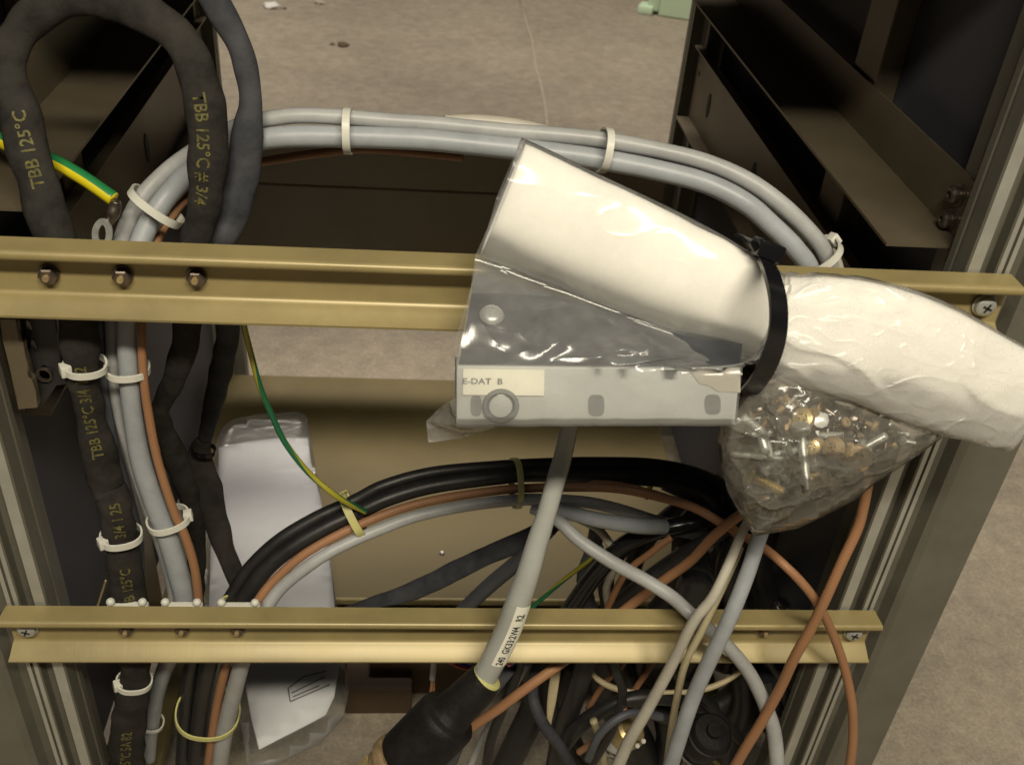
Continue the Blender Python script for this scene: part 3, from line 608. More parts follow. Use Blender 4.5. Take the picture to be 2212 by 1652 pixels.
dark = [
 ([(1610, 1100, .10), (1550, 1112, .075), (1500, 1128, .062), (1420, 1146, .062), (1346, 1178, .065), (1290, 1236, .068), (1250, 1290, .07), (1224, 1330, .07)], 40, 'black_s', 'shiny black cable bending down to the lower rail'),
 ([(1290, 1140, .10), (1280, 1190, .10), (1262, 1250, .10), (1276, 1330, .10)], 34, 'grey_dark', 'slate cable standing behind the shiny black bend'),
 ([(1640, 1090, .09), (1590, 1125, .06), (1540, 1160, .05), (1470, 1200, .052), (1400, 1250, .055), (1330, 1310, .06)], 34, 'black', 'black cable slanting beside the copper one behind the rail'),
 ([(1205, 1380, .06), (1185, 1440, .06), (1190, 1520, .055), (1215, 1600, .05), (1260, 1670, .05)], 30, 'slv_brown', 'black sleeve bending left of the cream strip'),
 ([(1280, 1380, .04), (1262, 1440, .04), (1240, 1510, .04), (1215, 1580, .045), (1200, 1660, .05)], 44, 'black', 'fat black cable right of the cream strip'),
 ([(1215, 1610, .03), (1260, 1560, .03), (1330, 1518, .032), (1400, 1505, .034), (1470, 1510, .04), (1540, 1530, .05)], 34, 'black', 'black cable arching under the cream cable'),
 ([(1560, 1040, .13), (1500, 1080, .13), (1440, 1120, .135), (1380, 1190, .14), (1350, 1290, .14)], 40, 'black', 'black cable deep in the dark end of the arch'),
 ([(1100, 1440, .03), (1060, 1490, .03), (1010, 1550, .03), (985, 1610, .03), (960, 1670, .03)], 34, 'grey_dark', 'slate cable running beside the black plug'),
 ([(1140, 1430, .05), (1100, 1500, .05), (1050, 1580, .045), (1010, 1665, .04)], 16, 'grey', 'thin grey cable below the slanting copper one'),
 ([(1440, 1030, .12), (1520, 1070, .11), (1548, 1120, .10), (1560, 1190, .10), (1545, 1270, .10), (1520, 1350, .10)], 60, 'black', 'fat black cable dropping in the dark right of the copper cable'),
 ([(1580, 1060, .09), (1590, 1150, .085), (1570, 1240, .08), (1590, 1330, .08), (1560, 1440, .07)], 50, 'black', 'black cable behind the blue grey and beige cables'),
 ([(1600, 1040, .13), (1530, 1090, .11), (1480, 1140, .09), (1470, 1210, .085), (1440, 1290, .08), (1390, 1360, .08), (1370, 1450, .08)], 46, 'black', 'black cable curling behind the diagonal grey cable'),
 ([(1660, 1130, .10), (1640, 1220, .10), (1660, 1320, .10), (1620, 1440, .09), (1640, 1560, .08)], 56, 'black', 'black cable deep behind the thin beige cables'),
 ([(1330, 1400, .07), (1360, 1480, .07), (1450, 1540, .07), (1560, 1520, .07), (1640, 1440, .08)], 52, 'black', 'black cable sagging behind the cream one'),
 ([(1140, 1400, .08), (1160, 1500, .08), (1120, 1600, .07), (1080, 1680, .07)], 60, 'black', 'fat black cable behind the slanting copper one below the rail'),
 ([(1300, 1400, .09), (1310, 1500, .09), (1380, 1600, .08), (1400, 1690, .08)], 66, 'black', 'fat black cable deep behind the brass connector'),
 ([(1500, 1400, .09), (1440, 1500, .09), (1450, 1600, .08), (1420, 1690, .08)], 66, 'black', 'fat black cable deep behind the black round connector'),
 ([(1600, 1420, .07), (1610, 1520, .06), (1570, 1610, .06), (1600, 1690, .06)], 60, 'black', 'fat black cable low beside the right upright'),
 ([(1240, 1420, .10), (1200, 1520, .10), (1230, 1620, .10), (1280, 1700, .10)], 70, 'black', 'thick black cable at the very bottom middle'),
 ([(1410, 1150, .12), (1360, 1170, .12), (1310, 1240, .12), (1320, 1330, .12)], 36, 'black', 'black cable behind the diagonal grey cable on the bottom plate'),
 ([(1130, 1400, .03), (1118, 1450, .03), (1090, 1520, .03), (1060, 1600, .03), (1050, 1670, .03)], 22, 'black', 'narrow black cable right of the plug'),
 ([(1340, 1385, .02), (1330, 1440, .02), (1345, 1500, .015), (1320, 1580, .01), (1270, 1660, .01)], 20, 'black', 'narrow black cable in front of the cream cable'),
 ([(1180, 1390, .05), (1160, 1440, .04), (1150, 1500, .03), (1172, 1560, .02), (1215, 1620, .02), (1240, 1670, .02)], 26, 'slv_blue', 'slate cable bending below the slanting copper one'),
 ([(1440, 1400, .04), (1470, 1470, .04), (1540, 1530, .04), (1600, 1600, .05)], 22, 'black', 'narrow black cable right of the beige cables'),
 ([(1270, 1640, .0), (1300, 1580, .0), (1360, 1540, .005), (1430, 1548, .01)], 18, 'grey_dark', 'thin slate cable arching over the brass connector'),
 ([(1660, 1420, .03), (1690, 1480, .03), (1700, 1560, .03), (1670, 1660, .03)], 24, 'black', 'narrow black cable beside the right upright'),
 ([(1250, 1120, .07), (1300, 1150, .07), (1330, 1210, .07), (1310, 1270, .075), (1320, 1330, .08)], 18, 'beige', 'thin beige cable behind the diagonal grey one'),
 ([(1450, 1160, .05), (1410, 1190, .05), (1350, 1240, .055), (1310, 1320, .06)], 15, 'copper', 'thin copper cable behind the slanting one above the rail'),
]
for p, w, m, lab in dark: cable('dark_cable', p, w, m, lab)
cable('cream_cable', [(1262, 1400, .05, 8), (1281, 1455, .045, 12), (1323, 1484, .04, 14), (1375, 1495, .036, 11), (1456, 1494, .034, 10), (1497, 1493, .034, 13), (1550, 1478, .036, 13), (1600, 1448, .04, 11), (1640, 1400, .045, 11)], 13, 'cream', 'cream cable sagging in a U below the lower rail')
cable('cream_cable', [(1212, 1410, .045, 12), (1201, 1450, .043, 20), (1192, 1510, .042, 20), (1186, 1562, .042, 10), (1184, 1600, .044, 6)], 18, 'cream', 'tapered cream strip hanging below the lower rail', flat=.3)
cable('cream_cable', [(1282, 1555, .02), (1294, 1590, .02), (1302, 1630, .02), (1306, 1670, .02)], 17, 'beige2', 'short yellowed cable beside the brass connector')
cable('thin_copper_cable', [(1375, 1395, .06), (1340, 1440, .06), (1305, 1476, .06), (1270, 1530, .06)], 13, 'copper', 'thin copper cable left of the two below the rail')
cable('thin_copper_cable', [(1430, 1390, .055), (1405, 1440, .055), (1375, 1483, .055), (1330, 1560, .055)], 14, 'copper', 'thin copper cable right of the two below the rail')
cable('thin_copper_cable', [(1352, 1530, .012), (1318, 1566, .012), (1285, 1600, .012), (1250, 1624, .014)], 15, 'copper', 'thin copper cable in front of the brass connector')
cable('red_wire', [(935, 1400, .05), (965, 1424, .05), (995, 1440, .05), (1030, 1446, .05)], 8, 'red', 'red wire left of the plug lead', 'wire')
cable('blue_wire', [(960, 1404, .052), (990, 1430, .052), (1024, 1444, .052)], 12, 'blue', 'dark blue wire beside the red wire', 'wire')
cable('red_wire', [(1090, 1395, .0), (1095, 1425, -.002), (1100, 1436, -.002)], 9, 'red', 'red wire end right of the plug lead', 'wire')
cable('blue_wire', [(1112, 1395, .0), (1109, 1418, -.002), (1104, 1434, -.002)], 9, 'blue', 'blue wire end right of the plug lead', 'wire')
cr = thing('crimped_wire', 'small brown twin wire with a grey crimp hanging under the rail', 'wire', at(935, 1450, .06))
cable('crimp', [(937, 1390, .06), (937, 1430, .06), (934, 1466, .06)], 13, 'grey', parent=cr)
cable('wire', [(934, 1464, .06), (929, 1500, .06), (918, 1538, .06)], 6, 'copper', parent=cr); cable('wire', [(937, 1464, .062), (935, 1500, .062), (924, 1540, .062)], 6, 'copper', parent=cr)
cable('bare_rod', [(207, 1320, .04), (217, 1290, .04), (229, 1252, .04)], 5, 'brass', 'thin brass rod sticking up left of the printed sleeve', 'rod')
# connectors
def connector(name, label, c, ax_px, prof, m, extra):
    C = at(*c); a = (at(*ax_px)-C).normalized(); th = thing(name, label, 'connector', C)
    bm = bmesh.new(); lathe(bm, prof, C, a, 24); obj('shell', bm, M[m], th, True, 40)
    for nm, pr, mm in extra:
        bm = bmesh.new(); lathe(bm, pr, C, a, 24); obj(nm, bm, M[mm], th, True, 40)
    return th, C, a
connector('round_connector', 'black round connector behind the lower rail', (1500, 1262, .05), (1490, 1180, .09), [(.008, -.008), (.0115, -.007), (.012, .0), (.012, .03)], 'black_s', [('end_ring', [(.0122, -.001), (.0128, 0), (.0128, .003), (.0122, .004)], 'black')])
connector('round_connector', 'large black round connector with silver rings at the bottom right', (1520, 1600, .02), (1590, 1530, .0), [(.011, -.010), (.0130, -.008), (.0138, .0), (.0138, .010), (.0148, .0105), (.0148, .0135), (.0136, .014), (.0132, .018), (.0118, .0195), (.0050, .0200), (.0046, .0235)], 'boot',
          [('silver_ring', [(.0134, -.0125), (.0140, -.0120), (.0140, -.0110), (.0134, -.0105)], 'chrome'), ('silver_ring', [(.0124, -.0165), (.0130, -.0160), (.0130, -.0150), (.0124, -.0145)], 'chrome')])
th, C, a = connector('brass_connector', 'brass connector with chrome rings and two white screws', (1322, 1600, .035), (1390, 1560, .03), [(.009, -.012), (.010, -.010), (.010, .010), (.0085, .012)], 'boxgrey',
          [('chrome_ring', [(.0102, -.006), (.0114, -.005), (.0114, -.0035), (.0102, -.003)], 'chrome'), ('chrome_ring', [(.0102, -.001), (.0114, 0), (.0114, .0015), (.0102, .002)], 'chrome'), ('brass_end', [(.0104, .0095), (.0118, .0100), (.0118, .0200), (.0096, .0220)], 'brass')])
for px, py in ((1377, 1610), (1390, 1600)):
    bm = bmesh.new(); p = at(px, py, .015); lathe(bm, [(.0016, -.006), (.0016, .0004), (.001, .0008)], p, CAM-p, 12); obj('white_screw', bm, M['tie'], th, True, 40)
connector('small_connector', 'small black connector with chrome tip right behind the lower rail', (1690, 1308, .02), (1665, 1345, .02), [(.0052, .001), (.0058, .002), (.0058, .014), (.005, .015)], 'black_s', [('chrome_tip', [(.0040, -.003), (.0046, -.002), (.0046, .002), (.004, .003)], 'chrome')])
connector('small_connector', 'black connector standing low beside the right upright', (1660, 1500, .03), (1650, 1400, .03), [(.007, -.02), (.0075, -.018), (.0075, .016), (.006, .02)], 'black_s', [('end_ring', [(.0078, .002), (.0084, .003), (.0084, .006), (.0078, .007)], 'black')])

# ================================================================== cable ties
zip_tie('white tie round the grey pair left of centre', (752, 284, .052), ((700, 283, .052), (800, 286, .052)), 47, .0125, 255, .0033)
zip_tie('white tie round the grey pair above the plastic bag', (1304, 325, .047), ((1250, 318, .047), (1360, 337, .047)), 46, .0125, 250, .0033)
zip_tie('white tie where the grey pair drops behind the rail at right', (1768, 552, .023), ((1735, 515, .024), (1795, 600, .023)), 50, .011, 200, .0034)
zip_tie('white tie on the curve of the grey pair at upper left', (338, 446, .045), ((300, 500, .042), (378, 395, .05)), 62, .014, None, .0036)
zip_tie('white tie with round head on the printed sleeve under the upper rail', (184, 790, .014), ((178, 740, .014), (190, 850, .015)), 43, .0085, 12, .0033, hs=1.05)
zip_tie('white tie round the grey pair under the upper rail', (275, 795, .022), ((268, 720, .022), (284, 880, .022)), 45, .0095, None, .0033)
zip_tie('white tie with raised head round the grey pair above the lower rail', (364, 1122, .022), ((340, 1062, .022), (384, 1190, .022)), 44, .0095, 168, .0036, hs=1.0)
zip_tie('white tie with round head on the printed sleeve above the lower rail', (262, 1158, .014), ((255, 1110, .014), (270, 1210, .014)), 42, .0085, 15, .0038, hs=1.05)
zip_tie('white tie with round head on the printed sleeve below the lower rail', (290, 1471, .016), ((291, 1430, .015), (287, 1520, .017)), 36, .008, 15, .0038, hs=1.05)
zip_tie('clear tie on the grey cable end at lower left', (328, 1560, .047), ((335, 1520, .045), (322, 1610, .05)), 24, .007, None, .0026, group=None)
zip_tie('yellow tie under the arch bundle at lower left', (449, 1538, .028), ((455, 1500, .027), (440, 1600, .03)), 66, .0190, None, .0034, 'tie_y', 'yellowed cable ties')
zip_tie('yellow tie on the left shoulder of the lower arch', (764, 1112, .048), ((720, 1135, .045), (812, 1088, .052)), 52, .014, 200, .0044, 'tie_y', 'yellowed cable ties')
zip_tie('dull yellow tie at the top of the lower arch', (1115, 1045, .064), ((1070, 1048, .063), (1165, 1044, .066)), 52, .014, 195, .0036, 'tie_y', 'yellowed cable ties')
zip_tie('yellow tie peeping above the lower rail at the foot of the arch', (530, 1330, .018), ((550, 1290, .02), (510, 1370, .018)), 62, .013, None, .0032, 'tie_y', 'yellowed cable ties')

# ================================================================== document sleeve behind
ZP = -.178
def sheet(outline, z, th, m, name, parent, zfn=None):
    bm = bmesh.new(); P = [atz(x, y, z) for x, y in outline]
    pts = [Vector((p.x, p.y)) for p in P]; dense = []
    for i, p in enumerate(pts):
        q = pts[(i+1) % len(pts)]; k = max(1, int((q-p).length/.012)); dense += [p.lerp(q, j/k) for j in range(k)]
    n = len(dense); x0, x1 = min(p.x for p in pts), max(p.x for p in pts); y0, y1 = min(p.y for p in pts), max(p.y for p in pts)
    inn = []; nx, ny = int((x1-x0)/.012)+1, int((y1-y0)/.012)+1
    for i in range(1, nx):
        for j in range(1, ny): inn.append(Vector((x0+i*.012, y0+j*.012)))
    vo, _, fo, _, _, _ = delaunay_2d_cdt(dense+inn, [(i, (i+1) % n) for i in range(n)], [], 1, 1e-5)
    f_ = zfn or (lambda x, y: 0)
    V = [bm.verts.new((p.x, p.y, z+f_(p.x, p.y))) for p in vo]
    for f in fo:
        try: bm.faces.new([V[i] for i in f])
        except ValueError: pass
    bmesh.ops.delete(bm, geom=[v for v in bm.verts if not v.link_faces], context='VERTS')
    bm.normal_update()
    g = bmesh.ops.extrude_face_region(bm, geom=bm.faces[:]); bmesh.ops.translate(bm, verts=[e for e in g['geom'] if isinstance(e, bmesh.types.BMVert)], vec=(0, 0, -th))
    return obj(name, bm, M[m], parent)
wav = lambda x, y: .0022*noise.noise(Vector((x*22, y*14, 1)))+.0012*math.sin(y*55)
ps = sheet([(472, 968), (530, 955), (604, 945), (665, 944), (672, 1000), (694, 1080), (712, 1200), (722, 1296), (722, 1330), (735, 1420), (722, 1500), (703, 1540), (560, 1620), (545, 1560), (530, 1480), (520, 1400), (450, 1330), (455, 1190), (473, 1050)], ZP, .0012, 'paper_b', 'paper_sheet', None, wav)
tag(ps, 'white paper sheet inside the clear sleeve on the bottom plate', 'paper')
for x0, y0, x1, y1 in ((622, 1484, 655, 1460), (622, 1484, 627, 1512), (627, 1512, 712, 1476), (655, 1460, 705, 1448), (630, 1494, 700, 1460), (632, 1502, 690, 1478)):
    a, b = atz(x0, y0, ZP+.0012), atz(x1, y1, ZP+.0012)
    a.z += wav(a.x, a.y); b.z += wav(b.x, b.y)
    obj('printed_line', band_bm([a, a.lerp(b, .5), b], (b-a).cross(Vector((0, 0, 1))), .0009, .0004, False), M['greyink'], ps)
fs = sheet([(478, 925), (500, 905), (560, 892), (640, 887), (662, 895), (668, 930), (694, 1080), (712, 1200), (726, 1296), (745, 1430), (753, 1485), (742, 1540), (690, 1600), (590, 1650), (535, 1665), (520, 1560), (505, 1440), (440, 1330), (420, 1200), (455, 1060), (466, 960)], ZP+.0025, .0045, 'film_s', 'document_sleeve', None, lambda x, y: wav(x, y)+.0003*noise.noise(Vector((x*60, y*60, 3))))
tag(fs, 'clear plastic document sleeve lying over the bottom plate edge', 'plastic sleeve')

# ================================================================== bundle of plastic bags on a black tie
def roll_track(pts, n=8): return track(pts, 100, None, n)
# paper roll, left
r1p = [(1086, 432, -.0185, 258, .36), (1150, 459, -.0205, 254, .35), (1260, 508, -.0255, 246, .34), (1380, 560, -.031, 238, .34), (1500, 613, -.037, 222, .35), (1580, 650, -.040, 202, .36), (1645, 682, -.041, 186, .38), (1662, 688, -.041, 150, .4), (1672, 692, -.041, 60, .4)]
t1 = roll_track(r1p)
def roll_bm(t, wr, ws, seed, grow=0, ridge=0, seg=40, cap=False, thick=.0009, damp0=.12):
    bm = bmesh.new(); rings = []
    N = len(t.P)
    for i, p in enumerate(t.P):
        ring = []
        for k in range(seg):
            a = 2*math.pi*k/seg
            d = t.n1[i]*(t.r1[i]+grow)*math.cos(a)+t.n2[i]*(t.r2[i]+grow)*math.sin(a)
            q0 = p+t.n1[i]*t.r1[i]*math.cos(a)+t.n2[i]*t.r2[i]*math.sin(a); q = p+d; L = i/(N-1)
            w = wr(L) if callable(wr) else wr
            rd = ridge*(1-L)**.7*(1-abs(noise.noise(Vector((L*5+seed, a*1.3, .3)))))**11 if ridge else 0
            ring.append(bm.verts.new(q+d.normalized()*rd+d.normalized()*w*(noise.noise(q0*ws+Vector((seed, 0, 0)))+.4*noise.noise(q0*ws*2.3+Vector((0, seed, 0))))))
        rings.append(ring)
    for a, b in zip(rings, rings[1:]):
        for k in range(seg): bm.faces.new((a[k], a[(k+1) % seg], b[(k+1) % seg], b[k]))
    if cap: bm.faces.new(rings[0][::-1]); bm.faces.new(rings[-1])
    elif thick:
        bm.normal_update(); bmesh.ops.recalc_face_normals(bm, faces=bm.faces[:]); bmesh.ops.solidify(bm, geom=bm.faces[:], thickness=thick)
    return bm
pr = obj('paper_roll', roll_bm(t1, .0008, 45, 1), M['paper'], None)
tag(pr, 'thick white paper roll in the left clear bag above the metal box', 'paper roll')
r2p = [(1648, 682, -.040, 120, .5), (1656, 685, -.040, 170, .56), (1672, 690, -.040, 198, .56), (1720, 708, -.044, 232, .50), (1790, 722, -.048, 252, .44), (1880, 742, -.05, 262, .40), (1980, 780, -.052, 262, .36), (2090, 826, -.054, 242, .33), (2180, 862, -.055, 214, .30), (2212, 875, -.055, 204, .28), (2224, 880, -.055, 202, .27)]
t2 = roll_track(r2p, 14)
p2 = obj('paper_roll', roll_bm(t2, .0008, 30, 5, cap=True), M['paper'], None)
tag(p2, 'white wrapped paper bundle right of the black tie', 'paper roll')
f2 = obj('plastic_bag', roll_bm(t2, .0008, 30, 5, .0007, .0018, seg=96, thick=0), M['film_r'], None)
tag(f2, 'frosted plastic wrap over the paper right of the black tie', 'plastic bag')

# grey metal box in the left bag
bx = thing('metal_box', 'grey metal box with a cream typed label in the left bag', 'box', at(1290, 850, -.055))
fa, fb, fc, fd = at(986, 789, -.0665), at(1600, 796, -.0645), at(1588, 918, -.0722), at(986, 920, -.0742)
dep = Vector((0, .022, -.010))
bm = bmesh.new(); V = [bm.verts.new(p) for p in (fa, fb, fc, fd, fa+dep, fb+dep, fc+dep, fd+dep)]
for f in ((0,1,2,3),(7,6,5,4),(0,4,5,1),(1,5,6,2),(2,6,7,3),(3,7,4,0)): bm.faces.new([V[i] for i in f])
bevel(bm, .0011, 2); obj('case', bm, M['boxgrey'], bx, True, 40)
hs_ = [at(991, 786, -.0650), at(1597, 793, -.0630), at(1606, 742, -.0515), at(1026, 590, -.0190)]; wv = Vector((0, .006, -.012))
bm = bmesh.new(); V = [bm.verts.new(p) for p in hs_+[p+wv for p in hs_]]                # slanting body behind the light front strip
for f in ((0,1,2,3),(7,6,5,4),(0,4,5,1),(1,5,6,2),(2,6,7,3),(3,7,4,0)): bm.faces.new([V[i] for i in f])
bevel(bm, .0010, 2); obj('housing', bm, M['housing'], bx, True, 40)
hn = (hs_[1]-hs_[0]).cross(hs_[3]-hs_[0]).normalized(); hn = hn if hn.y < 0 else -hn
r_h = ray(1062, 684); hp_ = CAM+r_h*((hs_[0]-CAM).dot(hn)/r_h.dot(hn))
bm = bmesh.new(); lathe(bm, [(.0046, -.0002), (.0050, .0010), (.0044, .0022), (.0026, .0030), (.0010, .0031)], hp_, hn, 18); obj('screw', bm, M['zinc'], bx, True, 40)
ux = (fb-fa).normalized(); uz = (fa-fd); uz = (uz-ux*uz.dot(ux)).normalized(); un = ux.cross(uz); un = un if un.y < 0 else -un
def face(px, py, lift=0):
    r = ray(px, py); d = (fd-CAM).dot(un)/r.dot(un); return CAM+r*d+un*lift
def facepoly(pts, lift, th, m, name):
    bm = bmesh.new(); a = [bm.verts.new(face(x, y, lift)) for x, y in pts]; b = [bm.verts.new(face(x, y, lift-th)) for x, y in pts]; n = len(a)
    bm.faces.new(a); bm.faces.new(b[::-1])
    for i in range(n): bm.faces.new((a[i], a[(i+1) % n], b[(i+1) % n], b[i]))
    return obj(name, bm, M[m], bx, False)
lb = facepoly([T(5, 782, 732), T(5, 1282, 738), T(5, 1278, 898), T(5, 780, 892)], .0010, .0006, 'label', 'name_label')
me = text_mesh('E-DAT  B', .0033, .00006); o0 = face(*T(5, 776, 808), .0013); ue = (face(*T(5, 1100, 812), .0013)-o0).normalized(); uu = un.cross(ue); uu = uu if uu.z > 0 else -uu
for v in me.vertices: v.co = o0+ue*v.co.x*1.18+uu*v.co.y
me.materials.append(M['greyink']); o = bpy.data.objects.new('label_text', me); COL.objects.link(o); o.parent = bx; o.matrix_parent_inverse = Matrix.Translation(-bx.location)
for px, py, w, h in ((862, 962, 34, 62), (1600, 960, 50, 66), (2315, 955, 50, 62)):
    facepoly([T(5, px+w*math.copysign(abs(math.cos(q))**.6, math.cos(q)), py+h*math.copysign(abs(math.sin(q))**.6, math.sin(q))) for q in [2*math.pi*k/20 for k in range(20)]], .0004, .0012, 'hole', 'socket_hole')
cc = face(*T(5, 1012, 962), 0); bm = bmesh.new(); k = mpp(cc)*.35136
lathe(bm, [(112*k, 0), (114*k, .0012), (104*k, .0022), (92*k, .0024), (82*k, .0016), (76*k, .0004)], cc, un, 32); obj('socket_ring', bm, M['hole'], bx, True, 40)
bm = bmesh.new(); lathe(bm, [(74*k, .0006), (70*k, .0014), (30*k, .0018)], cc, un, 28); obj('socket_cap', bm, M['boxgrey'], bx, True, 40)
facepoly([T(6, 120, 735), T(6, 438, 728), T(6, 440, 880), T(6, 300, 872), T(6, 250, 838), T(6, 190, 825)], .0006, .0006, 'beige', 'torn_tape')

# clear bag round roll and box
cols = []
N = len(t1.P)
bm = bmesh.new()
def film_cols():
    bx_top = lambda s: Vector((986+(1604-986)*s, 786+8*s)); bx_bot = lambda s: Vector((985+(1590-985)*s, 921-2*s))
    for i in range(-4, N):
        ii = max(i, 0); P = t1.P[ii]+(t1.P[1]-t1.P[0])*min(i, 0)*.55; s = (i+4)/(N+3)
        g = .0014
        col = [P+t1.n1[ii]*(t1.r1[ii]+g)*math.cos(a)+t1.n2[ii]*(t1.r2[ii]+g)*math.sin(a) for a in A_]
        yield s, P, ii, col, bx_top(s), bx_bot(s)
up_sign = 1 if t1.n1[0].z > 0 else -1
A_ = [R_(v*1.0) if up_sign > 0 else R_(180-v) for v in (0, 15, 30, 50, 70, 90, 110, 130, 148, 164)]
rows = []
for s, P, ii, col, tb, bb in film_cols():
    last = col[-1]; et = at(tb.x, tb.y, -.0690+.002*s); eb = at(bb.x, bb.y, -.0768+.002*s)
    wedge = []
    for k in range(1, 10):
        f = k/10; q = last.lerp(et, f); sag = math.sin(f*math.pi)
        q += Vector((0, -.0045, .001))*sag
        fold = (1-abs(noise.noise(Vector((s*5.5+f*1.2, f*1.6-s*2, 3.1)))))**7
        q += Vector((0, -1, .3))*(.0052*fold*sag*(.4+s))+Vector((0, 1, 0))*.0016*noise.noise(q*70)
        wedge.append(q)
    low = [et]+[et.lerp(eb, k/5)+Vector((0, -.0006*abs(noise.noise(et.lerp(eb, k/5)*90)), 0)) for k in range(1, 6)]
    bk = [eb+Vector((0, .0265, -.0115)), et+Vector((0, .028, -.009)), P-t1.n2[ii]*(t1.r2[ii]+.002), col[0]-t1.n2[ii]*.004]
    rows.append([bm.verts.new(v) for v in col+wedge+low+bk])
for a, b in zip(rows, rows[1:]):
    n = len(a)
    for k in range(n): bm.faces.new((a[k], a[(k+1) % n], b[(k+1) % n], b[k]))
# loose lower-left corner of the bag
cor = [at(*T(5, 742, 910), -.066), at(*T(5, 640, 975), -.060), at(*T(5, 556, 1058), -.056), at(*T(5, 568, 1192), -.058), at(*T(5, 800, 1158), -.060), at(*T(5, 1000, 1090), -.066), at(*T(5, 742, 1088), -.070)]
fb1 = obj('plastic_bag', bm, M['film'], None); tag(fb1, 'clear plastic bag holding the white roll and metal box', 'plastic bag')
bm = bmesh.new(); cv = [bm.verts.new(p) for p in cor]
bm.faces.new((cv[0], cv[1], cv[6])); bm.faces.new((cv[1], cv[2], cv[6])); bm.faces.new((cv[2], cv[3], cv[4])); bm.faces.new((cv[2], cv[4], cv[6])); bm.faces.new((cv[4], cv[5], cv[6]))
obj('bag_corner', bm, M['film_c'], fb1, False)

# screw bag
ol = [(1640, 812), (1690, 800), (1800, 836), (1900, 880), (1990, 915), (2046, 938), (1985, 982), (1890, 1045), (1850, 1078), (1790, 1110), (1722, 1142), (1634, 1157), (1620, 1146), (1600, 1112), (1572, 1062), (1560, 1020), (1550, 950), (1560, 905), (1590, 872)]
sb = obj('plastic_bag', pillow(ol, lambda x, y: -.064+.012*max(0, min(1, (1160-y)/350)), .014, .006, 15, .0022, 70, 3), M['film_d'], None)
tag(sb, 'dusty clear bag full of screws hanging below the black tie', 'plastic bag')
# flap of film folded inside the screw bag
bm = band_bm([at(1640, 838, -.056), at(1662, 880, -.066), at(1684, 925, -.0685), at(1702, 975, -.070), at(1718, 1020, -.0715), at(1732, 1066, -.072)], [at(1660, 828, -.05)-at(1640, 842, -.046)]*6, .0062, .0002, False)
obj('fold', bm, M['film_d'], sb)

# screws inside
def screw_mesh(kind):
    bm = bmesh.new()
    if kind == 'pan':
        lathe(bm, [(.0017, -.010), (.0019, 0), (.0019, .0001), (.0044, .0002), (.0046, .0012), (.0038, .0026), (.0018, .0031), (.0013, .0024)], (0, 0, 0), (0, 0, 1), 14)
        for q in (0, math.pi/2):
            v = box(bm, -.0022, .0022, -.00045, .00045, .0026, .0033); bmesh.ops.rotate(bm, verts=v, matrix=Matrix.Rotation(q, 3, 'Z'))
    elif kind == 'bolt':
        pr = [(.0012, -.030)]
        for k in range(34): pr += [(.0020, -.0295+k*.0008), (.0016, -.0291+k*.0008)]
        pr += [(.0021, -.001), (.0040, -.0008), (.0042, .0016), (.0034, .0028), (.001, .003)]; lathe(bm, pr, (0, 0, 0), (0, 0, 1), 12)
    elif kind == 'stud':
        pr = [(.001, -.010)]
        for k in range(12): pr += [(.0017, -.0095+k*.0008), (.0013, -.0091+k*.0008)]
        pr += [(.0032, .0005), (.0034, .0018), (.001, .0024)]; lathe(bm, pr, (0, 0, 0), (0, 0, 1), 10)
    elif kind == 'washer': lathe(bm, [(.0018, -.0004), (.0042, -.0004), (.0042, .0004), (.0018, .0004), (.0018, -.0004)], (0, 0, 0), (0, 0, 1), 16, False)
    elif kind == 'nut': lathe(bm, [(.0016, -.0013), (.0034, -.0013), (.0037, -.0006), (.0037, .0006), (.0034, .0013), (.0016, .0013)], (0, 0, 0), (0, 0, 1), 6)
    me = bpy.data.meshes.new(kind); bmesh.ops.recalc_face_normals(bm, faces=bm.faces[:]); bm.to_mesh(me); bm.free()
    for p in me.polygons: p.use_smooth = True
    me.set_sharp_from_angle(angle=R_(35)); return me
SM = {}
def screw(kind, m, p, d, name, label, cat, group=None, sc=1.):
    k = (kind, m)
    if k not in SM: me = screw_mesh(kind); me.materials.append(M[m]); SM[k] = me
    o = bpy.data.objects.new(name, SM[k]); COL.objects.link(o); o.location = p
    o.rotation_euler = Vector(d).to_track_quat('Z', 'Y').to_euler(); o.scale = (sc,)*3; tag(o, label, cat, group); return o
olv = [Vector(p[:2]) for p in ol]
def seam(q): return min((q-e0-(e1-e0)*max(0, min(1, (q-e0).dot(e1-e0)/(e1-e0).length_squared))).length for e0, e1 in zip(olv, olv[1:]+olv[:1]))
def yb_(y): return -.064+.012*max(0, min(1, (1160-y)/350))
def as_(x, y, Y=0): return at(x, y, yb_(y)-.014*math.sqrt(min(1, seam(Vector((x, y)))/110))+.0062)
tc_ = lambda x, y, Y: (as_(x, y), CAM-as_(x, y))
p, d = tc_(*T(6, 1160, 1285), -.043); screw('pan', 'rustbrass', p, d+Vector((.02, 0, .03)), 'screw', 'large brass cross-head screw facing out at the bag middle', 'screw', None, 1.30*1.0)
p, d = tc_(*T(6, 830, 1045), -.045); screw('pan', 'brass', p, d+Vector((-.1, 0, .12)), 'screw', 'brass screw with shiny rim above the long bolt', 'screw', None, 1.05)
pa, pb = [as_(*T(6, u_, v_))+Vector((0, -.0028, 0)) for u_, v_ in ((800, 1085), (838, 1440))]; screw('bolt', 'zinc', pa, pa-pb, 'bolt', 'long zinc bolt standing head up in the screw bag', 'bolt', None, (pb-pa).length/.030)
p, d = tc_(*T(6, 885, 1215), -.047); screw('pan', 'brass', p, d, 'screw', 'small pale round screw head right of the long bolt', 'screw', None, .8)
p, d = tc_(*T(6, 1020, 1225), -.043); screw('pan', 'rustbrass', p, d+Vector((-.25, 0, .05)), 'screw', 'brown tilted screw head left of the large brass one', 'screw', None, 1.1)
